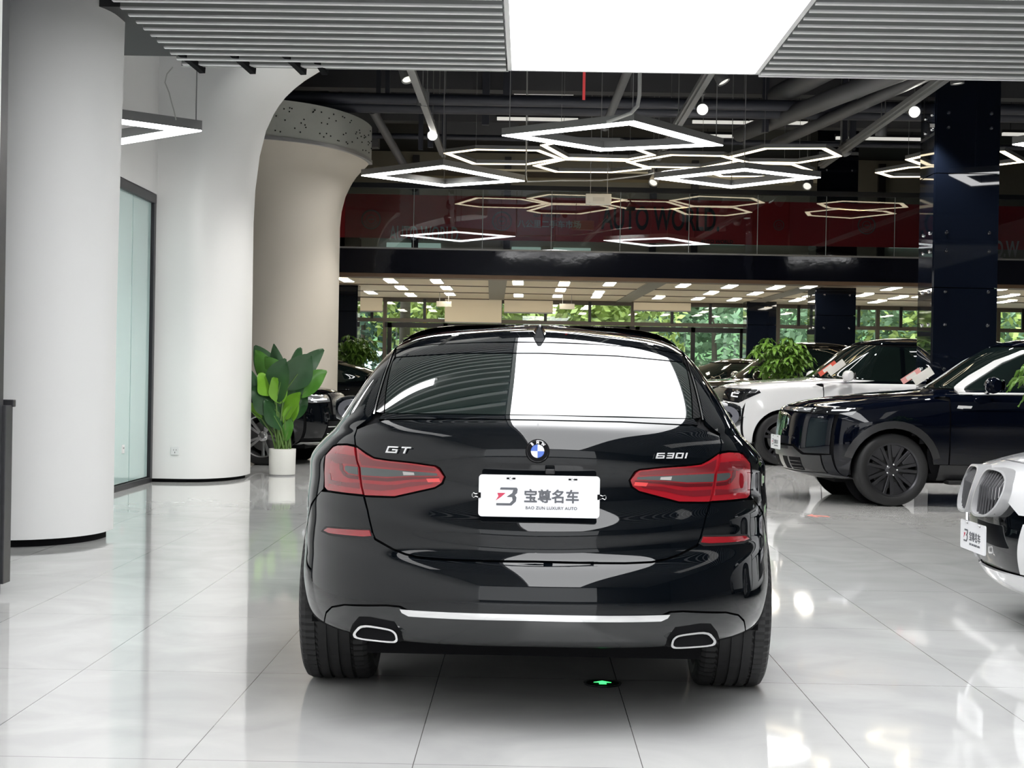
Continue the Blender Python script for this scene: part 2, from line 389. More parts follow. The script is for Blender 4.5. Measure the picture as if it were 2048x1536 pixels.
# upper floor interior
up = thing('wall_upper', None, None); struct(up)
m_upwall = mat('upper_wall', (0.30, 0.29, 0.25), 0.8)
bbox(MB(), X0, X1, 8.6, 8.8, 3.55, 6.6).build('wall_panel', m_upwall, up)
mb = MB()
for x in (-2.6, -0.4, 3.1, 4.1, 7.4, 8.6): bbox(mb, x, x + 0.16, 8.45, 8.6, 3.5, 6.5)
mb.build('posts', m_darkmetal, up)
m_upbeige = mat('upper_beige', (0.50, 0.46, 0.36), 0.7)
mb = MB(); bbox(mb, -3.3, 6.0, 5.4, 5.9, 5.62, 5.80); bbox(mb, -3.3, 3.0, 3.2, 3.5, 5.35, 5.47)
mb.build('ceiling_beam', m_upbeige, up)
m_upwin = mat('upper_window', (0.5, 0.6, 0.55), 0.3, emit=0.32, ecol=(0.62, 0.85, 0.72))
mb = MB()
for (x0, x1, z0, z1) in ((-3.2, -1.9, 3.62, 4.4), (-0.2, 0.5, 3.6, 4.35), (0.8, 1.7, 3.6, 4.35), (4.4, 5.4, 4.5, 5.3), (5.6, 6.6, 4.6, 5.4), (8.9, 9.9, 4.5, 5.2), (10.0, 11.2, 4.5, 5.2)):
    bbox(mb, x0, x1, 8.5, 8.58, z0, z1)
mb.build('window', m_upwin, up)
area_light('upper_floor_light', tuple(bal(2, 5.5, 6.4)), tuple(bal(2, 6.5, 3.5)), 9, 2, 0.9, (1, 0.93, 0.78))

# red banner behind the glass
m_red = mat('banner_red', (0.50, 0.014, 0.018), 0.55, noise=0.1, nscale=1)
bn = thing('banner', 'long dark red fabric banner with lettering behind the balcony glass', 'banner')
bbox(MB(), -4.5, 13.0, 0.34, 0.36, 3.80, 4.62).build('banner_cloth', m_red, bn)
m_ink = mat('banner_ink', (0.02, 0.008, 0.01), 0.6); m_pale = mat('banner_pale_print', (0.55, 0.50, 0.48), 0.6)
nrm = -(RB @ Vector((0, 1, 0)))
def btext(s, px, py, size, m, bold=0.0, nm='lettering', sx=1.0):
    P = at(px, py, BY); x = P.x
    return text_mesh(s, size, nm, m, bn, face_mtx(bal(x, 0.325, P.z), nrm) @ Matrix.Diagonal((sx, 1, 1, 1)), 0.003, bold)
btext('AUTO WORLD.', 1326, 436, 0.60, m_ink, 0.012, sx=.53)
btext('AUTO WORLD.', 849, 466, 0.38, m_pale, 0.006, sx=.50)
btext('八公里二手车市场', 1100, 446, 0.15, m_pale, 0.004)
btext('AUTO WORLD', 1095, 428, 0.075, m_ink, 0.002)
btext('AUTO WORLD', 1440, 480, 0.09, m_ink, 0.002)
btext('Q.W', 2030, 495, 0.42, m_pale, 0.008, sx=.55)
btext('HALL', 1790, 425, 0.45, m_ink, 0.0) if False else None
mb = MB()
for (px, py, r) in ((740, 436, 0.185), (1004, 439, 0.185), (1745, 446, 0.17), (1566, 446, 0.1)):
    P = at(px, py, BY); c = bal(P.x, 0.33, P.z); mt = face_mtx(c, nrm)
    mb.lathe([(r, 0), (r, 0.006), (r * 0.86, 0.006), (r * 0.86, 0)], 40, mt, True)
    mb.lathe([(r * 0.5, 0), (r * 0.5, 0.006), (r * 0.42, 0.006), (r * 0.42, 0)], 32, mt, True)
    for k in range(10):
        a = PI * (1.1 + 0.8 * k / 9); mb.box(mt @ Vector((r * 0.68 * math.cos(a), r * 0.68 * math.sin(a), 0.004)), (r * 0.09, 0.006, r * 0.16))
    mb.box(mt @ Vector((0, 0, 0.004)), (r * 0.5, 0.006, r * 0.12))
mb.build('round_emblem', mat('banner_emblem', (0.24, 0.13, 0.12), 0.6), bn)

# black clad columns with bolts
def column(name, xl, xr, yf, depth, z1, label, zs_b):
    c = thing(name, label, 'column')
    MB().box(((xl + xr) / 2, yf + depth / 2 + 0.05, z1 / 2), (xr - xl - 0.04, depth - 0.04, z1)).build('core', m_black, c)
    z = 0.0; seams = [0, 1.2, 2.55, 4.1, z1]
    for a, b in zip(seams, seams[1:]):
        MB().box(((xl + xr) / 2, yf + 0.02, (a + b) / 2), (xr - xl, 0.03, b - a - 0.012)).build('front_panel', m_blackgloss, c)
        MB().box((xl + 0.0, yf + depth / 2 + 0.05, (a + b) / 2), (0.03, depth, b - a - 0.012)).build('side_panel', m_blackgloss, c)
        MB().box((xr - 0.0, yf + depth / 2 + 0.05, (a + b) / 2), (0.03, depth, b - a - 0.012)).build('side_panel', m_blackgloss, c)
    for z in zs_b:
        for x in (xl + 0.16, xr - 0.12):
            MB().lathe([(0, 0.02), (0.02, 0.018), (0.026, 0.0)], 16, face_mtx((x, yf + 0.004, z), (0, -1, 0))).build('bolt', m_chrome, c, smooth=True)
        for y in (yf + 0.2, yf + depth - 0.2):
            MB().lathe([(0, 0.02), (0.02, 0.018), (0.026, 0.0)], 16, face_mtx((xl - 0.017, y, z), (-1, 0, 0))).build('bolt', m_chrome, c, smooth=True)
    return c
XA = at(1867, 600, 21.4).x; XB = at(1994, 600, 21.4).x
column('clad_column', XA, XB, 21.4, 0.75, 6.6, 'tall black glass-clad column at the right beside the dark SUV', (1.45, 2.05, 2.5, 3.05, 3.30, 4.72, 4.92))
XA2 = at(1632, 620, 31.0).x; XB2 = at(1711, 620, 31.0).x
column('clad_column', XA2, XB2, 31.0, 0.8, 6.6, 'black glass-clad column under the balcony behind the white SUV', (1.7, 2.3, 2.95, 5.4))
XA3 = at(1495, 640, 37.0).x; XB3 = at(1552, 640, 37.0).x
column('clad_column', XA3, XB3, 37.0, 0.6, 3.1, 'brown-black glossy column beside the garden windows', (1.2,))
XA4 = at(676, 640, 33.0).x; XB4 = at(713, 640, 33.0).x
column('clad_column', XA4 - 0.3, XB4, 33.0, 0.5, 3.1, 'narrow dark column at the left end of the windows', (1.4,))

# far window wall
m_frame = mat('bronze_frame', (0.10, 0.085, 0.07), 0.4, 0.4)
m_frame2 = mat('black_frame', (0.012, 0.012, 0.014), 0.35, 0.3)
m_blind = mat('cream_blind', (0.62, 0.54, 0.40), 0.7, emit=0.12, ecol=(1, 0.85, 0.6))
WY = 38.2
edges_px = [713, 770, 1000, 1265, 1494, 1556, 1632, 1755, 1842, 1900, 1996, 2090, 2200]
zt = 2.56
for k, (a, b) in enumerate(zip(edges_px, edges_px[1:])):
    wo_ = thing('window_%d' % (k + 2), None, None); struct(wo_)
    xa, xb = at(a, 640, WY).x, at(b, 640, WY).x
    MB().box(((xa + xb) / 2, WY, 1.55), (xb - xa, 0.012, 3.1)).build('pane', m_winglass, wo_)
    mb = MB()
    for x in (xa,): mb.box((x, WY, 1.55), (0.09, 0.12, 3.1))
    mb.box(((xa + xb) / 2, WY, zt), (xb - xa, 0.10, 0.09)); mb.box(((xa + xb) / 2, WY, 0.06), (xb - xa, 0.1, 0.12)); mb.box(((xa + xb) / 2, WY, 3.05), (xb - xa, 0.1, 0.1))
    mb.build('window_frame', m_frame, wo_)
    mb = MB()
    nn = 2 if b - a > 120 else 1
    for j in range(1, nn + 1):
        x = xa + (xb - xa) * j / (nn + 1) + 0.03; mb.box((x, WY - 0.02, 2.83), (0.07, 0.08, 0.5))
    if b - a > 150:
        for x in (xa + 0.12, (xa + xb) / 2 + 0.08, xb - 0.12): mb.box((x, WY - 0.03, 1.25), (0.10, 0.1, 2.5))
        mb.box(((xa + xb) / 2, WY - 0.03, 2.44), (xb - xa, 0.1, 0.12))
    mb.build('mullion', m_frame2, wo_)
def blind(px0, px1, zb_, label):
    xa, xb = at(px0, 640, WY).x, at(px1, 640, WY).x
    t = thing('roller_blind', label, 'blind')
    MB().box(((xa + xb) / 2, WY - 0.15, (3.08 + zb_) / 2), (xb - xa, 0.015, 3.08 - zb_)).build('blind_cloth', m_blind, t)
    MB().box(((xa + xb) / 2, WY - 0.15, zb_), (xb - xa, 0.03, 0.03)).build('bottom_bar', m_greymetal, t)
blind(890, 1003, 2.52, 'cream roller blind hanging lowest, left of the middle window')
blind(718, 766, 2.75, 'short cream roller blind at the far left window')
blind(1008, 1105, 2.78, 'cream roller blind over the middle window top')
blind(1266, 1380, 2.88, 'cream roller blind barely lowered, right of the middle window')

# hanging blank sign boxes under soffit
for (px, py, lab) in ((888, 608, 'pale blank sign box under the soffit, left of the two'), (1134, 613, 'pale blank sign box under the soffit, right of the two')):
    P = at(px, py, 35.5); t = thing('sign_box', lab, 'sign', P)
    MB().box((0, 0, 0), (0.34, 0.06, 0.12)).build('box', mat('cream_board', (0.7, 0.66, 0.56), 0.5), t)
    MB().bar((-0.1, 0, 0.06), (-0.1, 0, 3.12 - P.z), 0.01).bar((0.1, 0, 0.06), (0.1, 0, 3.12 - P.z), 0.01).build('hanger', m_greymetal, t)
# ================================================================ LAMPS
m_lampbody = mat('lamp_body_grey', (0.22, 0.22, 0.22), 0.4, 0.3)
def ring_frame(pts, wdt, z0, z1):
    # mitred closed band of width wdt around a polygon of 2D points
    n = len(pts); inner = []
    c = Vector((sum(p[0] for p in pts) / n, sum(p[1] for p in pts) / n))
    for i in range(n):
        p = Vector(pts[i]); a = (Vector(pts[i - 1]) - p).normalized(); b = (Vector(pts[(i + 1) % n]) - p).normalized()
        bis = (a + b).normalized(); s = abs(a.x * bis.y - a.y * bis.x); inner.append(p + bis * (wdt / max(s, 0.3)))
    v = [(p[0], p[1], z) for z in (z0, z1) for p in pts] + [(p.x, p.y, z) for z in (z0, z1) for p in inner]
    f = []
    for i in range(n):
        j = (i + 1) % n
        f += [(i, j, n + j, n + i), (2 * n + i, 3 * n + i, 3 * n + j, 2 * n + j), (i, 2 * n + i, 2 * n + j, j), (n + i, n + j, 3 * n + j, 3 * n + i)]
    return v, f
def pendant(pix, z, label, cables, group='white rhombus ring pendants'):
    P = [atz(px, py, z) for px, py in pix]; n = len(P)
    c = sum(P, Vector()) / n
    t = thing('pendant_light', label, 'pendant light', c, 0, group)
    pts = [(p.x - c.x, p.y - c.y) for p in P]
    v, f = ring_frame(pts, 0.20, 0.012, 0.10); MB().add(v, f).build('frame', m_lampbody, t)
    v, f = ring_frame([(x * 0.995, y * 0.995) for x, y in pts], 0.19, 0.0, 0.012); MB().add(v, f).build('diffuser', m_lamp, t)
    for (fx, fy) in cables:
        k = [(1 - fx) * pts[0][i] + fx * pts[2][i] for i in (0, 1)] if fy is None else pts[fy]
        MB().tube([(k[0] * 0.93, k[1] * 0.93, 0.1), (k[0] * 0.93, k[1] * 0.93, 6.6 - z)], 0.006, 6).build('cable', m_greymetal, t)
    return t
PZ = 4.27
pendant([(1003, 272), (1268, 243), (1447, 292), (1200, 303)], PZ, 'largest rhombus pendant ring light, hanging in the middle above the car', [(0, 0), (0, 1), (0, 2), (0, 3)])
pendant([(722, 352), (886, 332), (1050, 363), (888, 374)], PZ, 'rhombus pendant ring light in front of the left end of the red banner', [(0, 1), (0, 3)])
pendant([(1308, 358), (1490, 338), (1642, 356), (1462, 377)], PZ, 'rhombus pendant ring light right of the large middle one, lower', [(0, 1), (0, 3)])
pendant([(60, 262), (228, 239), (404, 263), (228, 292)], 3.45, 'rhombus pendant ring light half hidden behind the near white wall', [(0, 2), (0, 3)])
pendant([(2024, 290), (2200, 262), (2390, 300), (2210, 318)], PZ, 'rhombus pendant ring light cut off at the right edge', [(0, 1), (0, 3)])
# power cable curve dropping to the big pendant
MBc = MB().tube([Vector((at(1280, 120, 17.5).x, 17.5, 6.6)), at(1280, 120, 17.5), at(1279, 190, 17.5), at(1275, 212, 17.5), at(1262, 226, 17.5), at(1235, 236, 17.6), at(1215, 243, 17.7)], 0.022, 8)
tag(MBc.build('power_cable', mat('cable_white', (0.5, 0.5, 0.48), 0.5), smooth=True), 'pale thick power cable curving down to the middle pendant', 'cable')
MBc = MB().tube([Vector((at(1050, 363, 24.5).x, 24.5, 6.6)), at(1052, 350, 24.5)] + [at(x, y, 24.5) for x, y in ((1055, 363), (1120, 361), (1200, 361), (1270, 353), (1330, 343), (1375, 338))], 0.012, 6)
tag(MBc.build('power_cable', mat('cable_white'), smooth=True), 'thin pale cable sagging between the two lower pendants', 'cable')
MBc = MB().tube([at(x, y, 14.0) for x, y in ((346, 134), (334, 148), (330, 165), (338, 185), (343, 205), (348, 222), (352, 240))], 0.006, 6)
tag(MBc.build('power_cable', mat('cable_white'), smooth=True), 'wavy thin cable above the left pendant by the arched wall', 'cable')
MBc = MB().tube([at(x, y, 14.0) for x, y in ((238, 128), (244, 140), (243, 155), (238, 190))], 0.006, 6)
tag(MBc.build('power_cable', mat('cable_white'), smooth=True), 'short thin cable at the edge of the near white wall', 'cable')

# warm hexagons
HZ = 4.83
hexes = [([(887, 307), (950, 299), (1080, 301), (1125, 318), (1056, 330), (945, 329)], 'warm hexagon ring light furthest left of the honeycomb'),
         ([(1065, 332), (1125, 319), (1258, 322), (1303, 338), (1225, 346), (1110, 345)], 'warm hexagon ring light touching the leftmost one on its lower right'),
         ([(1080, 291), (1120, 283), (1240, 285), (1312, 311), (1262, 320), (1128, 317)], 'warm hexagon ring light seen through the largest pendant'),
         ([(1252, 325), (1340, 310), (1448, 312), (1484, 322), (1406, 337), (1290, 335)], 'warm hexagon ring light in the middle of the honeycomb'),
         ([(1450, 316), (1528, 297), (1652, 297), (1684, 313), (1600, 327), (1490, 326)], 'warm hexagon ring light closest to the right spotlight rail'),
         ([(1400, 340), (1485, 326), (1590, 329), (1630, 343), (1570, 354), (1440, 354)], 'warm hexagon ring light right above the right lower pendant'),
         ([(1750, 346), (1815, 335), (1925, 330), (1990, 345), (1930, 355), (1780, 355)], 'warm hexagon ring light passing behind the tall black column'),
         ([(1810, 320), (1860, 308), (2010, 303), (2050, 325), (1990, 332), (1850, 334)], 'warm hexagon ring light at the right edge beyond the tall column')]
for pix, lab in hexes:
    P = [atz(px, py, HZ) for px, py in pix]; c = sum(P, Vector()) / 6
    # regularise: a true hexagon of the mean radius at the mean place
    r = sum((p - c).length for p in P) / 6
    a0 = sum(((math.atan2(P[k].y - c.y, P[k].x - c.x) - (PI - k * -PI / 3)) + PI) % (2 * PI) - PI for k in range(6)) / 6
    pts = [((P[k].x - c.x), (P[k].y - c.y)) for k in range(6)]
    t = thing('hexagon_light', lab, 'ceiling light', c, 0, 'warm honeycomb ring lights')
    v, f = ring_frame(pts, 0.095, 0.01, 0.07); MB().add(v, f).build('frame', m_lampbody, t)
    v, f = ring_frame(pts, 0.09, 0.0, 0.01); MB().add(v, f).build('diffuser', m_warm, t)
    for k in (1, 4): MB().tube([(pts[k][0] * 0.97, pts[k][1] * 0.97, 0.07), (pts[k][0] * 0.97, pts[k][1] * 0.97, 6.6 - HZ)], 0.004, 5).build('cable', m_greymetal, t)

# rails and spotlights
m_rail = mat('rail_grey', (0.20, 0.20, 0.195), 0.45, 0.2)
def spotlight(P, lab, on, aim):
    t = thing('spotlight', lab, 'spotlight', P, 0, 'spotlights on the ceiling rails')
    d = Vector(aim).normalized(); mt = face_mtx((0, 0, 0), d, (0, 0, 1) if abs(d.z) < 0.95 else (0, 1, 0))
    MB().lathe([(0, -0.2), (0.07, -0.2), (0.08, -0.18), (0.085, 0.0), (0.075, 0.0), (0.07, -0.02), (0, -0.02)], 20, mt).build('housing', m_lampbody, t, smooth=True)
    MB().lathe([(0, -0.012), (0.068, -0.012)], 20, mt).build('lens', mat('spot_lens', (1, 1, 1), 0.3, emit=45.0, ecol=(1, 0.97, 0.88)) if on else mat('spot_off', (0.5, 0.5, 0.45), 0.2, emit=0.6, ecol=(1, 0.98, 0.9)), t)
    hz = max(0.22, 4.92 - P.z) if P.z < 4.9 else 0.22
    MB().bar(mt @ Vector((0, 0, -0.1)), (0, 0, hz), 0.022).box((0, 0, hz), (0.05, 0.14, 0.04)).bar((0, 0, hz), (0, 0, 6.6 - P.z), 0.012).build('bracket', m_rail, t)
def rail(X, z, y0, y1, lab):
    t = thing('lighting_rail', lab, 'lighting rail', (X, y0, z), 0)
    MB().box((0, (y1 - y0) / 2, 0), (0.075, y1 - y0, 0.06)).box((-0.055, (y1 - y0) / 2, 0.035), (0.03, y1 - y0, 0.06)).build('track', m_rail, t)
    mb = MB()
    for k in range(4):
        y = (y1 - y0) * (k + 0.5) / 4; mb.bar((0, y, 0.03), (0, y, 6.6 - z), 0.012)
    mb.build('hanger', m_rail, t)
rail(-1.44, 4.95, 14.5, 26.6, 'grey spotlight rail running back on the left above the left pendant')
rail(2.18, 4.95, 14.5, 28.3, 'grey spotlight rail running back right of the middle pendant')
rail(5.05, 4.95, 14.5, 27.2, 'grey spotlight rail in front of the tall black column')
rail(8.6, 4.95, 14.5, 27.2, 'grey spotlight rail right of the tall black column')
rail(-4.5, 4.95, 20.5, 27.0, 'short grey rail end under the dark ceiling at the arch')
for (px, py, Y, on, aim, lab) in ((816, 160, 19.9, 0, (0.3, -0.4, -0.9), 'grey unlit spotlight at the near end of the left rail'),
    (845, 212, 21.6, 0, (-0.1, 0.2, -1), 'grey unlit spotlight hanging straight down midway on the left rail'),
    (865, 271, 24.2, 1, (0, -1, -0.35), 'lit spotlight at the far end of the left rail'),
    (1448, 165, 20.0, 0, (0.5, -0.2, -0.9), 'tilted unlit spotlight at the near end of the middle rail'),
    (1405, 219, 21.8, 1, (0, -1, -0.35), 'bright lit spotlight on the middle rail beside the largest pendant'),
    (1306, 366, 27.0, 0, (-0.4, -0.6, -0.8), 'small spotlight beside the left corner of the right pendant'),
    (1695, 308, 25.9, 0, (0.4, 0.3, -0.6), 'small unlit spotlight at the far end of the rail before the tall column'),
    (1829, 224, 21.6, 1, (0, -1, -0.35), 'brightest lit spotlight beside the top of the tall column'),
    (1762, 272, 23.3, 0, (0, 0.2, -1), 'unlit spotlight midway on the rail before the tall column'),
    (1915, 168, 19.5, 0, (0.1, 0, -1), 'grey unlit spotlight in front of the tall column at its top'),
    (1614, 373, 28.0, 0, (-0.3, -0.7, -0.6), 'small round spotlight near the right corner of the right pendant')):
    spotlight(at(px, py, Y), lab, on, aim)

# fluorescent battens
for (x0, y0, x1, y1, Y, lab) in ((1028, 185, 1147, 187, 27.5, 'upper left strip light above the largest pendant'), (994, 237, 1156, 240, 28.5, 'lower left strip light above the largest pendant'),
    (1416, 188, 1558, 190, 27.5, 'strip light right of the lit middle spotlight'), (1385, 243, 1500, 246, 28.5, 'strip light below the lit middle spotlight'),
    (1500, 244, 1616, 247, 28.4, 'thin strip light continuing to the right of it'), (1640, 229, 1750, 232, 28.0, 'strip light left of the tall column top'),
    (1672, 276, 1850, 279, 30.0, 'long dim strip behind the rail near the tall column'), (1400, 272, 1500, 273, 30.0, 'short dim strip above the honeycomb lights'), (2005, 268, 2110, 270, 28.5, 'strip light at the right edge beyond the column')):
    a, b = at(x0, y0, Y), at(x1, y1, Y); c = (a + b) / 2
    t = thing('strip_light', lab, 'strip light', c, 0, 'fluorescent strip lights in the dark ceiling')
    L = abs(b.x - a.x)
    MB().box((0, 0, 0), (L, 0.09, 0.05)).build('tube', mat('strip_tube', (0.6, 0.6, 0.56), 0.4, emit=0.42, ecol=(1, 0.98, 0.9)), t)
    MB().box((0, 0, 0.05), (L + 0.04, 0.1, 0.05)).build('housing', m_darkmetal, t)
    MB().bar((-L * 0.35, 0, 0.06), (-L * 0.35, 0, 6.6 - c.z), 0.012).bar((L * 0.35, 0, 0.06), (L * 0.35, 0, 6.6 - c.z), 0.012).build('hanger', m_darkmetal, t)

# lamps in the balcony soffit
m_soffitlamp = mat('soffit_lamp', (1, 1, 1), 0.4, emit=14.0, ecol=(1.0, 0.93, 0.80))
sl = [(692, 560), (782, 562), (742, 585), (803, 576), (822, 590), (874, 563), (893, 576), (900, 588), (1036, 566), (1037, 591), (1128, 568), (1121, 580), (1115, 592), (1219, 568), (1197, 586), (1193, 593),
      (1366, 571), (1459, 573), (1551, 575), (1422, 586), (1317, 595), (1396, 597), (1510, 587), (1468, 599), (1594, 600), (1619, 573), (1622, 591), (1783, 577), (1727, 590), (1796, 595), (1754, 603), (2010, 577), (2014, 592), (2010, 603), (1845, 592)]
rows_ = {'front': [], 'middle': [], 'back': []}
for p in sl: rows_['front' if p[1] - .0175 * (p[0] - 1024) < 574 else 'middle' if p[1] - .0175 * (p[0] - 1024) < 584 else 'back'].append(p)
for nm_, (px, py) in [(k_, p) for k_ in rows_ for p in rows_[k_]]:
    P = atz(px, py, 3.085)
    if not (29.9 < P.y < 38.0): P = Vector((P.x * min(37.9, max(P.y, 30.3)) / P.y, min(37.9, max(P.y, 30.3)), 3.085))
    k_ = sorted(rows_[nm_]).index((px, py)); t = thing('recessed_light', 'rectangular lamp in the beige balcony ceiling, ' + nm_ + ' row, ' + ORD[k_] + ' from the left', 'ceiling light', P, 0, 'rectangular lamps in the beige balcony ceiling')
    MB().box((0, 0, 0), (0.20, 1.05, 0.02)).build('diffuser', m_soffitlamp, t)
    MB().box((0.11, 0, 0.01), (0.02, 1.1, 0.03)).box((-0.11, 0, 0.01), (0.02, 1.1, 0.03)).build('trim', m_whiteplastic, t)

# pipes, ducts and beams in the dark ceiling
m_pipe = mat('dark_pipe', (0.035, 0.037, 0.05), 0.45); m_duct = mat('grey_duct', (0.11, 0.11, 0.115), 0.5, 0.2)
def pipe(a, b, r, lab, m=m_pipe, nm='pipe'):
    o = MB().tube([a, b], r, 14).build(nm, m, smooth=True); tag(o, lab, nm.replace('_', ' '))
def P_(px, py, Y): return at(px, py, Y)
pipe((-7, 24.0, P_(900, 199, 24).z), (12, 24.2, P_(900, 197, 24).z), 0.085, 'dark pipe crossing under the ceiling, upper of the pair')
pipe((-7, 24.4, P_(900, 216, 24.4).z), (12, 24.6, P_(900, 214, 24.6).z), 0.10, 'dark pipe crossing under the ceiling, lower of the pair')
pipe((-3, 27.6, P_(1100, 340, 27.6).z + 0.55), (12, 27.8, P_(1100, 340, 27.6).z + 0.55), 0.05, 'thin dark pipe just above the honeycomb lights')
pipe((4.95, 18.5, 5.15), (3.6, 27.0, 5.45), 0.13, 'thick grey duct slanting back beside the middle rail', m_duct, 'duct')
pipe((5.35, 18.5, 5.2), (4.2, 27.0, 5.3), 0.09, 'thinner grey duct slanting back right of the thick one', m_duct, 'duct')
pipe((4.55, 18.0, 5.45), (3.9, 25.0, 5.75), 0.16, 'grey duct high up before the tall column', m_duct, 'duct')
pipe((-2.45, 24.5, 5.35), (-2.15, 28.0, 4.85), 0.07, 'short grey strut at the left under the dark ceiling', m_duct, 'duct')
pipe((1.3, 19.5, 5.3), (1.1, 23.0, 4.9), 0.06, 'grey strut hanging behind the red strip above the pendant', m_duct, 'duct')
for i, (px, y0, y1, Y, wd) in enumerate(((757, 150, 225, 25, .07), (775, 150, 225, 25, .07), (842, 225, 300, 27, .08), (862, 145, 295, 27, .09), (889, 145, 300, 27.5, .08), (972, 150, 250, 26, .12), (1015, 150, 205, 26, .14), (1531, 150, 265, 25, .1), (1690, 225, 300, 26, .1), (1705, 225, 300, 26, .1))):
    a, b = P_(px, y1, Y), P_(px, y0, Y)
    o = MB().box(((a.x + b.x) / 2, Y, (a.z + 6.6) / 2), (wd, wd, 6.6 - a.z)).build('ceiling_post', m_pipe); tag(o, 'dark vertical ceiling post, ' + ORD[sorted((757, 775, 842, 862, 889, 972, 1015, 1531, 1690, 1705)).index(px)] + ' of ten from the left', 'post', 'dark hanging posts in the ceiling')
m_beam = mat('dim_beam', (0.075, 0.075, 0.08), 0.7)
for k, y in enumerate((21.5, 26.2, 28.9)):
    wallbox('trim_%d' % (10 + k), -9, 16.8, y, y + 0.35, (6.2, 6.0, 5.9)[k], 6.6, m_beam)
for k, (px, py, Y, sx, sz) in enumerate(((720, 165, 28, 1.1, 0.35), (800, 165, 28, 0.3, 0.25), (680, 250, 28, 1.4, 0.8), (950, 250, 29.1, 1.6, 0.5), (1090, 165, 28.6, 1.8, 0.3))):
    P = P_(px, py, Y); o = MB().box(P, (sx, 0.3, sz)).box((P.x, P.y, (P.z + 6.6) / 2), (0.06, 0.06, 6.6 - P.z)).build('ventilation_box', m_duct)
    tag(o, ('grey duct box at the arch top', 'small grey duct box left of the left rail', 'large grey duct box behind the capital band', 'grey wide duct box left of the largest pendant', 'grey duct box behind the upper left strip light')[k], 'duct box')
# red fabric strip hanging at the slat edge, small white sign
P = P_(1168, 172, 20.5)
tag(MB().box((P.x, P.y, P.z), (0.035, 0.02, 0.36)).build('red_strip', mat('bright_red', (0.75, 0.06, 0.07), 0.5, emit=0.15, ecol=(1, .1, .1))), 'short red strip hanging above the largest pendant', 'strip')
P = P_(1197, 399, 27.0); t = thing('hanging_sign', 'small white sign box hanging in front of the red banner', 'sign', P)
MB().box((0, 0, 0), (0.44, 0.08, 0.19)).build('box', mat('sign_white', (0.66, 0.66, 0.62), 0.4), t, bevel=0.012)
MB().bar((-0.14, 0, 0.09), (-0.14, 0, 6.6 - P.z), 0.012).bar((0.15, 0, 0.09), (0.15, 0, 6.6 - P.z), 0.012).build('hanger', m_greymetal, t)
MB().box((-0.15, -0.042, -0.06), (0.03, 0.002, 0.01)).box((0.0, -0.042, 0.0), (0.2, 0.002, 0.07)).build('sign_face', mat('sign_grey', (0.55, 0.55, 0.52), 0.4), t)

# slim lamp set between the slats over the passage; seen mirrored in the rear window
t = thing('linear_ceiling_lamp', 'slim white lamp set across the left slats above the passage', 'ceiling light', (-1.72, 9.25, SZ))
MB().box((0, 0, 0.0), (1.55, 0.26, 0.012)).build('diffuser', mat('linear_lamp', (1, 1, 1), 0.4, emit=7.0, ecol=(1, 1, 1)), t)
MB().box((0, 0.14, 0.03), (1.6, 0.02, 0.07)).box((0, -0.14, 0.03), (1.6, 0.02, 0.07)).build('frame', m_slatedge, t)
# ================================================================ OUTSIDE AND PLANTS
m_ground = mat('outdoor_paving', (0.30, 0.30, 0.27), 0.9, noise=0.2, nscale=0.6)
struct(MB().box((4, 68, -0.08), (90, 59, 0.1)).build('floor_outside', m_ground))
def leafy(name, m, verts_faces, parent, smooth=False):
    v, f = verts_faces; me = bpy.data.meshes.new(name); me.from_pydata(v, [], f); me.materials.append(m); me.update()
    o = bpy.data.objects.new(name, me); COL.objects.link(o); o.parent = parent; return o
def crown(r, n, sx, sz, zc, ls):
    v = []; f = []
    blobs = [(r.gauss(0, sx * 0.42), r.gauss(0, sx * 0.42), zc + r.gauss(0, sz * 0.35), r.uniform(0.35, 0.6) * sx) for _ in range(14)]
    for _ in range(n):
        bx, by, bz, br = r.choice(blobs); d = Vector((r.gauss(0, 1), r.gauss(0, 1), r.gauss(0, 1))).normalized() * br * r.uniform(0.7, 1.05)
        c = Vector((bx, by, bz)) + d; a = Vector((r.gauss(0, 1), r.gauss(0, 1), r.gauss(0, 0.6))).normalized() * ls; b = a.cross(Vector((r.gauss(0, 1), r.gauss(0, 1), r.gauss(0, 1)))).normalized() * ls * 0.5
        i = len(v); v += [c - a, c + b, c + a, c - b]; f.append((i, i + 1, i + 2, i + 3))
    return v, f
greens = [mat('leaf_bright', (0.42, 0.50, 0.14), 0.6, noise=0.35, nscale=3), mat('leaf_mid', (0.20, 0.30, 0.17), 0.6, noise=0.4, nscale=3), mat('leaf_dark', (0.11, 0.18, 0.13), 0.6, noise=0.4, nscale=3)]
m_bark = mat('bark', (0.12, 0.09, 0.07), 0.9, noise=0.3, nscale=10)
r = random.Random(11)
trees = [(725, 44, 2, 3.0, 'dark dense tree outside at the left end of the windows'), (830, 50, 1, 3.6, 'tree outside left of the dark trunk'), (905, 43, 0, 2.6, 'bright yellow-green tree outside behind the cream blind'), (985, 46, 0, 2.6, 'bright tree outside left of the middle window frame'),
         (1060, 56, 2, 5.0, 'dark far tree outside above the car roof'), (1145, 44, 0, 2.4, 'bright tree outside right of the roof antenna'), (1215, 45, 0, 2.6, 'bright bushy tree outside near the glass doors'), (1310, 54, 1, 4.2, 'mid green tree outside behind the left door pane'),
         (1430, 50, 1, 3.8, 'mid green tree outside behind the right door pane'), (1540, 54, 1, 4.4, 'green tree outside behind the potted money tree'), (1660, 52, 1, 4.2, 'green tree outside behind the black column under the balcony'), (1790, 52, 1, 4.0, 'green tree outside above the white car roof'), (1900, 50, 0, 3.8, 'light green tree outside left of the tall column'), (2040, 52, 1, 4.0, 'green tree outside at the right edge')]
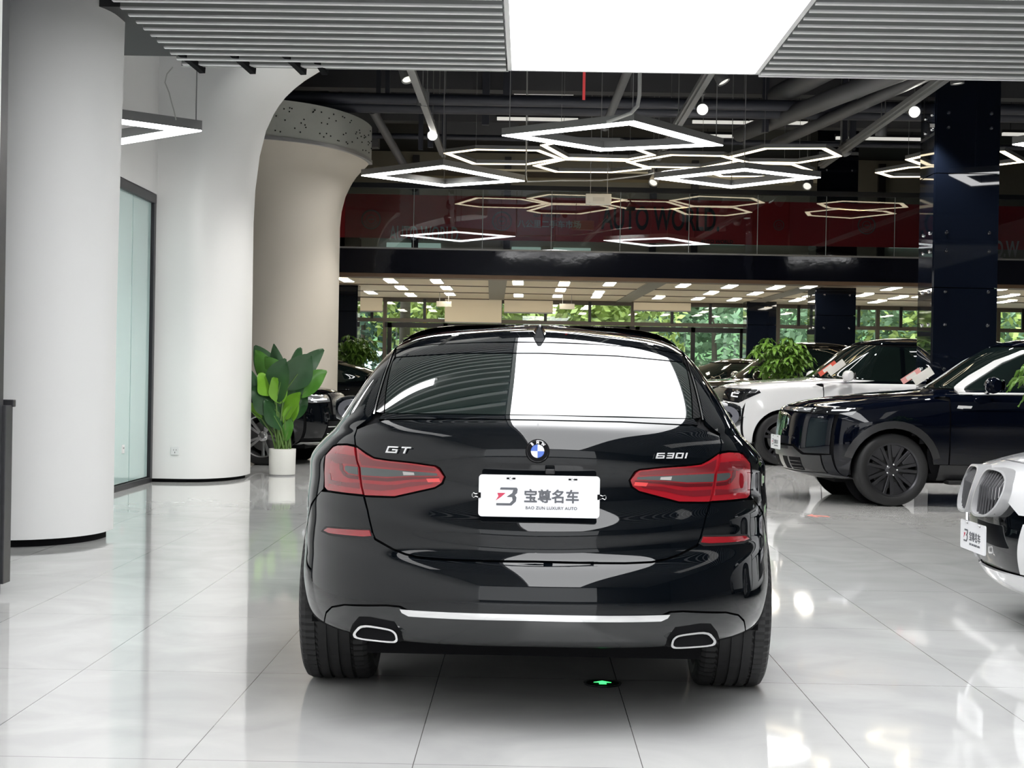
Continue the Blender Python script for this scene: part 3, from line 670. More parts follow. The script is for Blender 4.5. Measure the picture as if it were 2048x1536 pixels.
for i, (px, Y, g, s, lab) in enumerate(trees):
    P = at(px, 700, Y); t = thing('tree', lab, 'tree', (P.x, Y, -0.03), r.uniform(0, 6), 'trees outside the windows')
    leafy('foliage', greens[g], crown(r, 2600, s, s * 0.9, 1.0 + s * 0.85, 0.10 + 0.02 * s), t)
    MB().tube([(0, 0, 0), (0.05, 0.02, 0.8), (-0.05, 0.05, s * 0.9)], [0.14, 0.11, 0.06], 10).build('trunk', m_bark, t, smooth=True)
P = at(808, 660, 41.0)
tag(MB().tube([(P.x, 41.0, -0.03), (P.x + 0.03, 41.0, 3.6)], [0.16, 0.13], 12).build('bare_tree', m_bark, smooth=True), 'bare brown trunk outside the left window', 'tree trunk')
for (px, Y, w_, h_, c, lab) in ((950, 60, 12, 2.2, (0.62, 0.66, 0.66), 'pale low garden wall far outside left'), (1420, 58, 4.5, 1.5, (0.50, 0.52, 0.47), 'pale low shed outside behind the right door'), (1250, 75, 60, 9, (0.16, 0.28, 0.12), 'dense green hillside far behind the trees')):
    P = at(px, 700, Y); o = MB().box((P.x, Y, h_ / 2 - 0.05), (w_, 0.5, h_)).build('garden_wall' if h_ < 5 else 'hedge', mat('g_' + lab[:9], c, 0.9, noise=0.45, nscale=1.2)); tag(o, lab, 'wall' if h_ < 5 else 'hedge')
P = at(1412, 747, 46)
tag(MB().box(P, (0.34, 0.03, 0.05)).box(P, (0.05, 0.03, 0.34)).build('yellow_marker', mat('yellow', (0.8, 0.55, 0.02), 0.5)), 'small yellow cross marker outside the right door', 'marker')
P = at(850, 640, 42)
tag(MB().tube([(P.x, 42, -0.03), (P.x, 42, 3.1)], 0.045, 8).build('yellow_pole', mat('yellow')), 'thin yellow pole outside behind the left window', 'pole')
sun = bpy.data.lights.new('sun', 'SUN'); sun.energy = 5.0; sun.angle = 0.2; so = bpy.data.objects.new('sun', sun); COL.objects.link(so)
so.rotation_euler = Vector((0.25, 0.55, -0.8)).to_track_quat('-Z', 'Y').to_euler()

# broad-leafed plant in the white pot
def blade(r, base, tip_dir, L, W, droop, twist, fold=0.25, nseg=12, split=0.0):
    # a leaf: midrib curve with width profile and a V fold
    v = []; f = []; base = Vector(base); d = Vector(tip_dir).normalized(); side = d.cross(Vector((0, 0, 1)))
    if side.length < 0.1: side = Vector((1, 0, 0))
    side.normalize(); side = Matrix.Rotation(twist, 3, d) @ side
    p = base.copy(); step = L / nseg
    for i in range(nseg + 1):
        t = i / nseg; wv = W * (math.sin(PI * min(1, t * 0.93 + 0.05)) ** 0.75) * (1 - 0.25 * t)
        up = side.cross(d).normalized()
        for s, k in ((-1, 0.5), (-0.5, 0.12), (0, 0), (0.5, 0.12), (1, 0.5)):
            v.append(p + side * wv * 0.5 * s + up * wv * fold * k + up * 0.012 * math.sin(9 * t + 4 * s) * abs(s))
        d = (d + Vector((0, 0, -1)) * droop * (t ** 1.2) / nseg * 3).normalized(); side = (side - d * side.dot(d)).normalized()
        p = p + d * step
    for i in range(nseg):
        for j in range(4): f.append((i * 5 + j, i * 5 + j + 1, (i + 1) * 5 + j + 1, (i + 1) * 5 + j))
    return v, f
m_bop = [mat('broad_leaf_dark', (0.028, 0.085, 0.03), 0.35, noise=0.3, nscale=6), mat('broad_leaf_green', (0.07, 0.22, 0.025), 0.35, noise=0.3, nscale=6), mat('broad_leaf_lime', (0.17, 0.38, 0.03), 0.4, noise=0.2, nscale=6)]
m_stem = mat('green_stem', (0.12, 0.22, 0.05), 0.5)
pot = atz(564, 951, 0.0)
pl = thing('potted_plant', 'tall broad-leafed plant in a white cylindrical pot by the arched wall', 'potted plant', pot)
k = pot.y / F_PX
MB().lathe([(0, 0.0), (25 * k, 0.0), (25 * k, 0.012), (26 * k, 0.02), (27 * k, 54 * k), (25.5 * k, 54 * k), (25 * k, 48 * k), (0, 48 * k)], 40).build('pot', mat('pot_white', (0.80, 0.80, 0.76), 0.3), pl, smooth=True)
MB().lathe([(0, 0), (25.6 * k, 0), (25.6 * k, 0.02), (0, 0.02)], 40).build('saucer', m_greymetal, pl)
MB().lathe([(0, 49.5 * k), (25 * k, 49 * k)], 24).build('soil', mat('soil', (0.03, 0.02, 0.015), 0.9), pl)
# leaves: pixel offsets of blade base and tip from the pot rim centre, depth jitter, width px, shade
leaves = [((-8, -100), (-22, -198), 0.10, 30, 0, .0), ((-20, -120), (-62, -196), 0.22, 40, 0, .3), ((8, -120), (52, -180), -0.1, 50, 0, .3), ((-30, -78), (-70, -158), -.15, 17, 0, 0.2), ((-42, -60), (-82, -88), -.1, 14, 2, .3), ((-6, -72), (-55, -112), -.2, 44, 0, .2),
          ((10, -130), (70, -192), 0.15, 32, 0, .2), ((28, -120), (56, -160), 0.2, 24, 0, .5), ((32, -105), (82, -148), 0.12, 32, 1, .5), ((6, -62), (36, -108), -.2, 34, 2, 0), ((-16, -110), (-44, -142), -.22, 40, 2, 0.2), ((2, -92), (-14, -136), -.25, 30, 2, 0.2),
          ((-12, -66), (-28, -132), -.12, 40, 0, .0), ((6, -50), (30, -92), -.12, 22, 2, .0), ((-10, -96), (10, -170), -.3, 54, 0, .3), ((0, -40), (-28, -92), -.2, 30, 0, 0.0), ((6, -76), (40, -128), .05, 24, 0, .4), ((-4, -128), (-38, -176), 0.05, 34, 1, .2), ((-20, -80), (-50, -130), 0.1, 30, 0, .3), ((-30, -120), (-60, -188), 0.15, 34, 1, .5), ((-26, -40), (-60, -92), 0.1, 26, 0, .6), ((20, -60), (46, -100), 0.15, 26, 0, .5), ((14, -140), (28, -196), 0.25, 28, 0, .8), ((-2, -20), (-20, -60), 0.1, 26, 0, .2), ((6, -16), (20, -56), -0.1, 20, 1, .2)]
rr = random.Random(5)
for (b, tp, dy, wpx, sh, dr) in leaves:
    B = Vector((b[0] * k, dy * 0.5, 54 * k - b[1] * k)); T = Vector((tp[0] * k, dy, 54 * k - tp[1] * k)); d = T - B
    v, f = blade(rr, B, d + Vector((0, 0, dr * 0.3)), d.length * 1.12, wpx * k * 1.45, dr, PI / 2 + rr.uniform(-0.55, 0.55))
    lf = MB().add(v, f).build('leaf', m_bop[sh], pl, smooth=True, fix=False)
    mid = Vector((B.x * 0.45 + rr.uniform(-.03, .03), B.y * 0.5, 54 * k + 0.5 * (B.z - 54 * k)))
    MB().tube([(B.x * 0.25 + rr.uniform(-.05, .05), rr.uniform(-.06, .06), 49 * k), mid, B, B + d * 0.5], [0.013, 0.011, 0.008, 0.004], 7).build('stem', m_stem, lf, smooth=True)

# money trees
def money_tree(px, py_base, Y, H, label, n, spread, seed, potz=0.45):
    r = random.Random(seed); P = at(px, py_base, Y); P.z = 0
    t = thing('potted_tree', label, 'potted plant', P)
    MB().lathe([(0, 0), (0.17, 0), (0.22, potz), (0.19, potz), (0.18, potz - 0.05), (0, potz - 0.05)], 28).build('pot', mat('pot_white'), t, smooth=True)
    MB().tube([(0, 0, potz - 0.06), (0.03, 0.02, H * 0.4), (-0.02, 0, H * 0.66)], [0.05, 0.04, 0.03], 10).build('trunk', m_bark, t, smooth=True)
    v = []; f = []; st = MB()
    for _ in range(n):
        a = r.uniform(0, 2 * PI); rad = spread * math.sqrt(r.random()); c = Vector((rad * math.cos(a), rad * math.sin(a), H - spread * 0.8 + r.uniform(-1, 1) * spread * math.sqrt(max(0.05, 1 - (rad / spread) ** 2))))
        st.tube([(0, 0, H * 0.62), (c.x * 0.5, c.y * 0.5, (c.z + H * 0.62) / 2 + 0.05), c], 0.006, 5)
        for q in range(5):
            b = a + (q - 2) * 1.05 + r.uniform(-.2, .2); d = Vector((math.cos(b), math.sin(b), -0.35 + r.uniform(-.3, .25)))
            vv, ff = blade(r, c, d, r.uniform(0.17, 0.26), 0.075, 0.8, 0, 0.2, 5)
            i0 = len(v); v += vv; f += [tuple(x + i0 for x in q_) for q_ in ff]
    leafy('foliage', mat('money_leaf', (0.12, 0.25, 0.03), 0.4, noise=0.4, nscale=5), (v, f), t); st.build('stem', m_stem, t)
money_tree(707, 790, 29.5, 1.95, 'bushy green potted tree at the left behind the parked black car', 60, 0.36, 2)
money_tree(1558, 800, 26.5, 2.0, 'bushy green money tree behind the hood of the white SUV', 85, 0.45, 4)
money_tree(2112, 800, 13.6, 1.55, 'green potted tree mostly beyond the right edge, one leaf in view', 30, 0.26, 8)

# floor marks
P = atz(1205, 1368, 0.0)
fs = thing('floor_guide_lamp', 'round black floor lamp with a glowing green arrow under the car', 'exit light', (P.x, P.y, 0))
MB().lathe([(0, 0.004), (0.068, 0.004), (0.075, 0.0)], 40).build('disc', m_black, fs)
MB().prism([(0, 0.036, 0.005), (-0.036, 0.004, 0.005), (-0.015, 0.004, 0.005), (-0.015, -0.03, 0.005), (0.015, -0.03, 0.005), (0.015, 0.004, 0.005), (0.036, 0.004, 0.005)], (0, 0, 0.002)).build('arrow', mat('green_glow', (0.1, 1, 0.3), 0.4, emit=1.4, ecol=(0.06, 0.85, 0.2)), fs)
MB().lathe([(0.068, 0.003), (0.078, 0.003), (0.078, 0.006), (0.068, 0.006)], 40, None, True).build('rim', m_darkmetal, fs)
P = atz(1637, 1032, 0.0)
tag(MB().prism([(P.x + a_ * .55, P.y + b_ * 1.5, .001) for a_, b_ in ((-.2, .0), (-.05, .12), (-.06, .05), (.16, .0), (.16, -.07), (-.06, -.03), (-.05, -.12))], (0, 0, 0.001)).build('arrow_sticker', mat('faded_red', (0.66, 0.26, 0.22), 0.4)), 'small faded red arrow sticker on the floor before the dark SUV', 'sticker')
# ================================================================ CAR BODY SURFACES
def bspl(P, t):
    """Uniform cubic B-spline through rows of P (N,K), end-interpolating; t array in [0,N-1]."""
    N = len(P); Q = np.vstack([2 * P[0] - P[1], P, 2 * P[-1] - P[-2]])
    t = np.clip(t, 0, N - 1 - 1e-9); i = np.floor(t).astype(int); u = (t - i)[:, None]
    a, b, c, d = Q[i], Q[i + 1], Q[i + 2], Q[np.minimum(i + 3, N + 1)]
    return ((1 - u) ** 3 * a + (3 * u ** 3 - 6 * u ** 2 + 4) * b + (-3 * u ** 3 + 3 * u ** 2 + 3 * u + 1) * c + u ** 3 * d) / 6
class Shell:
    """Half body: u 0..3 runs rear centre -> side -> front centre, v runs up from the sill to the roof centre."""
    def __init__(s, rings, bumps=()):
        # ring: w, yr, Lr, nr, yf, Lf, nf, z0,z.5,z1,z1.5,z2,z2.5,z3
        s.R = np.array(rings, float); s.N = len(rings); s.bumps = bumps
        U, V = np.meshgrid(np.linspace(0, 3, 241), np.linspace(0, s.N - 1, (s.N - 1) * 8 + 1))
        s.tu, s.tv = U.ravel(), V.ravel(); s.tp = s.S(s.tu, s.tv)
    def S(s, u, v):
        u = np.asarray(u, float); v = np.asarray(v, float); A = bspl(s.R, v)
        w, yr, Lr, nr, yf, Lf, nf = (A[:, k] for k in range(7)); Z = A[:, 7:14]
        x = np.empty_like(u); y = np.empty_like(u)
        def se(th, n):
            c, sn = np.abs(np.cos(th)), np.abs(np.sin(th)); r = (c ** n + sn ** n) ** (-1 / n); return r * c, r * sn
        c, sn = se(np.clip(u, 0, 1) * PI / 2, nr); xr, yyr = w * sn, yr + Lr - Lr * c
        c, sn = se(np.clip(3 - u, 0, 1) * PI / 2, nf); xf, yyf = w * sn, yf - Lf + Lf * c
        m = (u - 1); ym = (yr + Lr) * (1 - m) + (yf - Lf) * m
        x = np.where(u < 1, xr, np.where(u > 2, xf, w)); y = np.where(u < 1, yyr, np.where(u > 2, yyf, ym))
        # z across: Catmull-Rom over 7 knots
        k = np.clip(u / 0.5, 0, 6 - 1e-9); i = np.floor(k).astype(int); f = k - i; ar = np.arange(len(u))
        p0, p1, p2, p3 = Z[ar, np.maximum(i - 1, 0)], Z[ar, i], Z[ar, i + 1], Z[ar, np.minimum(i + 2, 6)]
        p0 = np.where(i == 0, Z[ar, 1], p0); p3 = np.where(i == 5, Z[ar, 5], p3)
        z = 0.5 * (2 * p1 + (p2 - p0) * f + (2 * p0 - 5 * p1 + 4 * p2 - p3) * f ** 2 + (-p0 + 3 * p1 - 3 * p2 + p3) * f ** 3)
        for (y0, z0, ry, rz, h) in s.bumps:   # arch flares
            g = np.exp(-((((y - y0) / ry) ** 2 + ((z - z0) / rz) ** 2)) ** 2); x = x + h * g * np.where((u > 0.3) & (u < 2.7), 1, 0) * np.minimum(1, x / 0.5)
        return np.stack([x, y, z], 1)
    def normal(s, u, v):
        e = 2e-3; uu = np.clip(u, e, 3 - e); vv = np.clip(v, e, s.N - 1 - e)
        du = s.S(uu + e, vv) - s.S(uu - e, vv); dv = s.S(uu, vv + e) - s.S(uu, vv - e)
        n = np.cross(du, dv); L = np.linalg.norm(n, axis=1, keepdims=True); n = n / np.maximum(L, 1e-12)
        c = s.S(uu, vv) - np.array([0, 0, 0.75]); c[:, 1] = np.where(uu < 1, np.minimum(c[:, 1] - 0.6, 0), np.where(uu > 2, np.maximum(c[:, 1] - 2.0, 0), 0)); c[:, 2] *= 0.3
        c[vv > s.N * 0.8] = (0, 0, 1); fl = np.where((n * c).sum(1) < 0, -1.0, 1.0)[:, None]; return n * fl
    def inv(s, pts, proj, ur, vr):
        """(u,v) of 2D points in a projection: 'xz' from behind/front, 'yz' from the side, 'xy' from above."""
        ax = {'xz': (0, 2), 'yz': (1, 2), 'xy': (0, 1)}[proj]; pts = np.array(pts, float)
        m = (s.tu >= ur[0]) & (s.tu <= ur[1]) & (s.tv >= vr[0]) & (s.tv <= vr[1]); TP = s.tp[m][:, ax]; tu, tv = s.tu[m], s.tv[m]
        d = ((pts[:, None, :] - TP[None]) ** 2).sum(2); j = d.argmin(1); u, v = tu[j].copy(), tv[j].copy(); e = 1e-3
        for _ in range(12):
            uc = np.clip(u, ur[0] + e, ur[1] - e); vc = np.clip(v, vr[0] + e, vr[1] - e)
            p = s.S(u, v)[:, ax]; Ju = (s.S(uc + e, vc)[:, ax] - s.S(uc - e, vc)[:, ax]) / (2 * e); Jv = (s.S(uc, vc + e)[:, ax] - s.S(uc, vc - e)[:, ax]) / (2 * e)
            r_ = pts - p; det = Ju[:, 0] * Jv[:, 1] - Ju[:, 1] * Jv[:, 0]; det = np.where(np.abs(det) < 1e-6, 1e-6, det)
            su = (r_[:, 0] * Jv[:, 1] - r_[:, 1] * Jv[:, 0]) / det; sv = (Ju[:, 0] * r_[:, 1] - Ju[:, 1] * r_[:, 0]) / det
            u = np.clip(u + np.clip(su, -0.08, 0.08), ur[0], ur[1]); v = np.clip(v + np.clip(sv, -0.5, 0.5), vr[0], vr[1])
        return np.stack([u, v], 1)
def densify(poly, step, closed=True):
    out = []; n = len(poly)
    for i in range(n if closed else n - 1):
        a = np.array(poly[i], float); b = np.array(poly[(i + 1) % n], float); k = max(1, int(math.ceil(np.linalg.norm(b - a) / step)))
        out += [a + (b - a) * j / k for j in range(k)]
    if not closed: out.append(np.array(poly[-1], float))
    return out
def chaikin(poly, it=2, closed=True, keep=()):
    for _ in range(it):
        out = []; n = len(poly)
        for i in range(n):
            a = np.array(poly[i], float); b = np.array(poly[(i + 1) % n], float); out += [a * .8 + b * .2, a * .2 + b * .8]
        poly = out
    return poly
def patch(sh, name, m, parent, poly, proj='xz', ur=(0, 3), vr=None, off=0.0, thick=0.012, step=0.02, gu=0.012, gv=0.12, mirror=False, mtx=None, smooth_poly=0, side=1, both=False):
    """A body panel: the part of the shell inside a polygon, raised by off, with a turned-in lip."""
    vr = vr or (0, sh.N - 1)
    if smooth_poly: poly = chaikin(poly, smooth_poly)
    if proj == 'uv': B = np.array(densify(poly, 0.03))
    else: B = sh.inv(densify(poly, step), proj, ur, vr)
    # symmetric about the centre line: mirror the half boundary by negative u
    lo, hi = B.min(0), B.max(0)
    nu = max(2, int((hi[0] - lo[0]) / gu)); nv = max(2, int((hi[1] - lo[1]) / gv))
    gx_, gy_ = np.meshgrid(lo[0] + (hi[0] - lo[0]) * (np.arange(nu) + .5) / nu, lo[1] + (hi[1] - lo[1]) * (np.arange(nv) + .5) / nv); G = np.stack([gx_.ravel(), gy_.ravel()], 1)
    ins = np.zeros(len(G), bool); X_, Y_ = G[:, 0], G[:, 1]
    for (xi, yi), (xj, yj) in zip(B, np.roll(B, 1, 0)):
        if yi != yj: ins ^= ((yi > Y_) != (yj > Y_)) & (X_ < (xj - xi) * (Y_ - yi) / (yj - yi) + xi)
    G = G[ins]; Bs = np.array([gu, gv]); dm = np.full(len(G), 1e9)
    for q in B: dm = np.minimum(dm, (((G - q) / Bs) ** 2).sum(1))
    G = G[dm > 0.16]
    scl = np.array([1.0, gu / gv]); pts = [Vector((p[0], p[1] * scl[1])) for p in B] + [Vector((g[0], g[1] * scl[1])) for g in G]
    nb = len(B); vo, eo, fo, _, _, _ = delaunay_2d_cdt(pts, [(i, (i + 1) % nb) for i in range(nb)], [], 1, 1e-7)
    UV = np.array([(p.x, p.y / scl[1]) for p in vo]); P = sh.S(UV[:, 0], UV[:, 1]); Nn = sh.normal(UV[:, 0], UV[:, 1])
    P = P + Nn * off; n0 = len(P)
    # boundary lip
    cnt = {}
    for f in fo:
        for a, b in zip(f, list(f[1:]) + [f[0]]): cnt[(min(a, b), max(a, b))] = cnt.get((min(a, b), max(a, b)), 0) + 1
    be = [e for e, c in cnt.items() if c == 1]; bv = sorted({i for e in be for i in e}); idx = {b: n0 + k for k, b in enumerate(bv)}
    V = np.vstack([P, P[bv] - Nn[bv] * thick]) if thick else P
    NV = np.vstack([Nn, Nn[bv]]) if thick else Nn
    F = [tuple(f) for f in fo]; nf = len(F); LF = [(a, b, idx[b], idx[a]) for a, b in be] if thick else []
    def emit(sgn, nm):
        W = V.copy(); NN = NV.copy(); W[:, 0] *= sgn; NN[:, 0] *= sgn
        FF = []
        for f in F:
            a, b, c = (W[f[0]], W[f[1]], W[f[2]]); gn = np.cross(b - a, c - a)
            FF.append(f if np.dot(gn, NN[f[0]]) > 0 else f[::-1])
        me = bpy.data.meshes.new(nm); me.from_pydata(W.tolist(), [], FF + LF); me.materials.append(m)
        sm = [True] * nf + [False] * len(LF); me.polygons.foreach_set('use_smooth', sm); me.update()
        ln = np.zeros((len(me.loops), 3)); vi = np.empty(len(me.loops), int); me.loops.foreach_get('vertex_index', vi); ln[:] = NN[vi]
        for p in list(me.polygons)[nf:]:
            for li in p.loop_indices: ln[li] = p.normal
        me.normals_split_custom_set(ln.tolist())
        if mtx is not None: me.transform(mtx)
        o = bpy.data.objects.new(nm, me); COL.objects.link(o); o.parent = parent; return o
    if both: return [emit(1, name), emit(-1, name)]
    return emit(-1 if mirror else 1, name)
def fullpatch(sh, name, m, parent, half, proj='xz', **kw):
    """Panel spanning the centre line: half outline (x>=0) from bottom centre to top centre, built on both sides as one mesh."""
    a = patch(sh, name, m, parent, half, proj, **kw); kw2 = dict(kw); kw2['mirror'] = True; b = patch(sh, name + '_b', m, parent, half, proj, **kw2)
    n1 = len(a.data.vertices); me = bpy.data.meshes.new(name)
    A, B = a.data, b.data
    V = [tuple(v.co) for v in A.vertices] + [tuple(v.co) for v in B.vertices]; F = [tuple(p.vertices) for p in A.polygons] + [tuple(i + n1 for i in p.vertices) for p in B.polygons]
    # drop the two inner lips on the centre line
    sm = [p.use_smooth for p in A.polygons] + [p.use_smooth for p in B.polygons]
    lnA = np.empty(len(A.loops) * 3); A.corner_normals.foreach_get('vector', lnA); lnB = np.empty(len(B.loops) * 3); B.corner_normals.foreach_get('vector', lnB)
    LN = np.vstack([lnA.reshape(-1, 3), lnB.reshape(-1, 3)]); keep = []; k = 0; F2 = []; S2 = []; N2 = []
    for f, s_ in zip(F, sm):
        on = (not s_) and all(abs(V[i][0]) < 2e-3 for i in f)
        if not on: F2.append(f); S2.append(s_); N2.append(LN[k:k + len(f)])
        k += len(f)
    me.from_pydata(V, [], F2); me.materials.append(m); me.polygons.foreach_set('use_smooth', S2); me.update()
    me.normals_split_custom_set(np.vstack(N2).tolist())
    bpy.data.objects.remove(b); old = a.data; a.data = me; bpy.data.meshes.remove(old); me.name = name; a.name = name
    return a
def undershell(sh, name, m, parent, off=-0.02, holes=(), nu=150, nvk=5, vmax=None):
    """Dark inner body behind the panel gaps; wheel wells left open."""
    us = np.linspace(0, 3, nu); vs_ = np.linspace(0, (vmax or sh.N - 1), (sh.N - 1) * nvk + 1); U, V = np.meshgrid(us, vs_)
    P = sh.S(U.ravel(), V.ravel()) + sh.normal(U.ravel(), V.ravel()) * off; P[:, 0] = np.maximum(P[:, 0], 0); n = len(P)
    PP = np.vstack([P, P * np.array([-1, 1, 1])]); F = []
    C = len(us)
    for j in range(len(vs_) - 1):
        for i in range(C - 1):
            a = j * C + i; c = P[a]
            if any((c[1] - y0) ** 2 + (c[2] - z0) ** 2 < r_ * r_ for (y0, z0, r_) in holes) and c[0] > 0.5: continue
            q = (a, a + 1, a + C + 1, a + C); F.append(q); F.append(tuple(n + k for k in q[::-1]))
    return MB().add(PP.tolist(), F).build(name, m, parent, smooth=True, fix=False)

m_paint = mat('black_car_paint', (0.002, 0.003, 0.0045), 0.02, 0.0, 0.0, 1.5)
m_silver = mat('badge_silver', (0.78, 0.78, 0.79), 0.32, 0.25, 0.6)
m_rubber = mat('rubber', (0.012, 0.012, 0.013), 0.55)
m_tint = mat('tinted_glass', (0.006, 0.011, 0.010), 0.008, 0, 0, 1.75)
m_red = bpy.data.materials['banner_red']
m_tail = mat('tail_lens_red', (0.30, 0.010, 0.017), 0.03, 0, 1.0, 1.5)
m_tail_dark = mat('tail_lens_dark', (0.16, 0.010, 0.016), 0.03, 0, 1.0, 1.5)
m_tail_deep = mat('tail_lens_deep', (0.10, 0.004, 0.008), 0.03, 0, 1.0, 1.5)
m_smoke = mat('smoked_lens', (0.06, 0.07, 0.07), 0.03, 0, 1.0, 1.5)
m_plate = mat('plate_white', (0.80, 0.80, 0.83), 0.3)
m_print = mat('plate_print', (0.10, 0.105, 0.12), 0.5)
m_alu = mat('alloy', (0.62, 0.62, 0.63), 0.25, 0.9)
m_darkalloy = mat('dark_alloy', (0.055, 0.055, 0.06), 0.28, 0.7)

def wheel(parent, loc, r, wd, rim_r, style, side, tread=True, rot=0.0, rim_m=None, name='wheel'):
    """Wheel with its outer face toward side*X of the car."""
    wname = bpy.data.objects.new(name, None); COL.objects.link(wname); wname.parent = parent; wname.location = loc
    mt = Matrix.Rotation(PI / 2 * side, 4, 'Y')        # local Z -> side*X
    h = wd / 2; n = 144 if tread else 64
    prof = [(rim_r, -h * 0.86), (rim_r + 0.02, -h * 0.95), ((r + rim_r) / 2, -h * 1.0), (r - 0.028, -h * 0.97), (r - 0.010, -h * 0.9), (r - 0.003, -h * 0.78)]
    if tread:
        for g in (-0.48, -0.16, 0.16, 0.48):
            a = h * g; prof += [(r - 0.001, a - 0.0065), (r - 0.009, a - 0.0055), (r - 0.009, a + 0.0055), (r - 0.001, a + 0.0065)]
    prof += [(r - 0.003, h * 0.78), (r - 0.010, h * 0.9), (r - 0.028, h * 0.97), ((r + rim_r) / 2, h * 1.0), (rim_r + 0.02, h * 0.95), (rim_r, h * 0.86)]
    mb = MB(); mb.lathe(prof, n, mt)
    if tread:   # sipes: notches across the shoulder and ribs
        P = len(prof); v = mb.v
        for i, (pr, ph) in enumerate(prof):
            if pr > r - 0.012 and abs(ph) > h * 0.5:
                for k in range(0, n, 2):
                    q = v[i * n + k]; c = Vector(q); c.y *= (pr - 0.006) / pr; c.z *= (pr - 0.006) / pr; v[i * n + k] = tuple(c)
    mb.build('tyre', m_rubber, wname, smooth=not tread)
    rm = rim_m or m_alu
    MB().lathe([(rim_r + 0.004, h * 0.90), (rim_r - 0.012, h * 0.84), (rim_r - 0.02, h * 0.5), (rim_r - 0.035, -h * 0.2), (rim_r - 0.03, -h * 0.8), (rim_r, -h * 0.86)], 64, mt).build('rim', rm, wname, smooth=True)
    MB().lathe([(0, h * 0.05), (rim_r * 0.72, h * 0.05), (rim_r * 0.72, -h * 0.1), (0, -h * 0.1)], 40, mt).build('brake_disc', mat('brake_disc', (0.16, 0.16, 0.16), 0.4, 0.7), wname)
    z1 = h * 0.72
    def spoke(a, r0, r1, w0, w1, zc0, zc1, t=0.02):
        R_ = Matrix.Rotation(a, 4, 'Z'); pts = [(r0, -w0, zc0), (r1, -w1, zc1), (r1, w1, zc1), (r0, w0, zc0)]
        top = [mt @ (R_ @ Vector(p)) for p in pts]; bot = [mt @ (R_ @ Vector((p[0], p[1] * 1.35, p[2] - t))) for p in pts]
        return top + bot, [(0, 1, 2, 3), (7, 6, 5, 4), (0, 4, 5, 1), (1, 5, 6, 2), (2, 6, 7, 3), (3, 7, 4, 0)]
    if style == 'turbine':
        for k in range(7):
            a = rot + 2 * PI * k / 7
            for da, w_ in ((-0.15, 0.016), (0.15, 0.016)):
                v, f = spoke(a + da, 0.05, rim_r - 0.012, 0.014, w_, z1 * 0.8, z1); MB().add(v, f).build('spoke', rm, wname, bevel=0.003)
            v, f = spoke(a + 0.42, rim_r * 0.48, rim_r - 0.012, 0.012, 0.055, z1 * 0.72, z1 * 0.9, 0.01); MB().add(v, f).build('blade', rm, wname, bevel=0.003)
    else:
        for k in range(5):
            a = rot + 2 * PI * k / 5
            for da in (-0.16, 0.16):
                v, f = spoke(a + da, 0.045, rim_r - 0.01, 0.014, 0.019, z1 * 0.78, z1); MB().add(v, f).build('spoke', rm, wname, bevel=0.003)
    MB().lathe([(0, z1 * 0.92), (0.03, z1 * 0.92), (0.034, z1 * 0.88), (0.07, z1 * 0.78), (0.075, z1 * 0.5), (0, z1 * 0.5)], 28, mt).build('hub', rm, wname, smooth=True)
    for k in range(5):
        a = rot + 2 * PI * (k + 0.5) / 5; c = mt @ Vector((0.055 * math.cos(a), 0.055 * math.sin(a), z1 * 0.83)); MB().lathe([(0, 0.012), (0.009, 0.01), (0.01, 0)], 8, Matrix.Translation(c) @ mt).build('wheel_nut', m_chrome, wname)
    return wname
def dealer_plate(loc, rz, label, W=0.44, H=0.15, tilt=0.0):
    t = thing('number_plate', label, 'number plate', loc, rz, 'dealer plates on the cars')
    # rounded board
    pts = []
    for (cx, cz, a0) in ((W / 2 - .012, H / 2 - .012, 0), (-W / 2 + .012, H / 2 - .012, 90), (-W / 2 + .012, -H / 2 + .012, 180), (W / 2 - .012, -H / 2 + .012, 270)):
        for k in range(5): a = math.radians(a0 + 22.5 * k); pts.append((cx + .012 * math.cos(a), -0.004, cz + .012 * math.sin(a)))
    MB().prism(pts, (0, 0.008, 0)).build('board', m_plate, t)
    fm = lambda x, z: face_mtx((x, -0.0045, z), (0, -1, 0))
    k = W / 0.44
    text_mesh('宝尊名车', 0.0505 * k, 'characters', m_print, t, fm(0.045 * k, -0.003), 0.0006, 0.0013, 1.0)
    text_mesh('BAO ZUN LUXURY AUTO', 0.0152 * k, 'lettering', m_print, t, fm(0.045 * k, -0.041), 0.0006, 0.0003, 1.08)
    def glyph(pl, m, nm): MB().prism([(x * k, -0.0052, z * k) for x, z in pl], (0, 0.001, 0)).build(nm, m, t)
    glyph([(-.140, .030), (-.082, .030), (-.078, .024), (-.080, .010), (-.088, .003), (-.082, -.006), (-.084, -.020), (-.100, -.035), (-.155, -.035), (-.155, -.027), (-.106, -.027), (-.096, -.016), (-.098, -.004), (-.118, -.004), (-.098, .010), (-.094, .022), (-.143, .022)], m_print, 'mark')
    glyph([(-.152, .010), (-.122, .010), (-.138, -.004), (-.158, -.018), (-.148, -.002)], mat('mark_red', (0.55, 0.04, 0.09), 0.5), 'mark_tip')
    for x in (-0.103, 0.122):
        MB().lathe([(0, 0.004), (0.006, 0.003), (0.008, 0)], 12, face_mtx((x * k, -0.0045, 0.063 * k), (0, -1, 0))).build('screw', m_chrome, t)
        MB().box(((x - .012) * k, -0.0046, 0.063 * k), (0.008, 0.001, 0.006)).build('slot', m_black, t); MB().box(((x + .012) * k, -0.0046, 0.063 * k), (0.008, 0.001, 0.006)).build('slot', m_black, t)
    if tilt: t.rotation_euler = (tilt, 0, rz)
    return t
# ================================================================ THE BLACK FASTBACK, SEEN FROM BEHIND
CX, CY, CRZ = 0.056, 6.47, -0.0083     # rear axle on the floor; heading almost along +Y
car = thing('car', 'glossy black five-door fastback car seen from behind in the middle', 'car', (CX, CY, 0), CRZ)
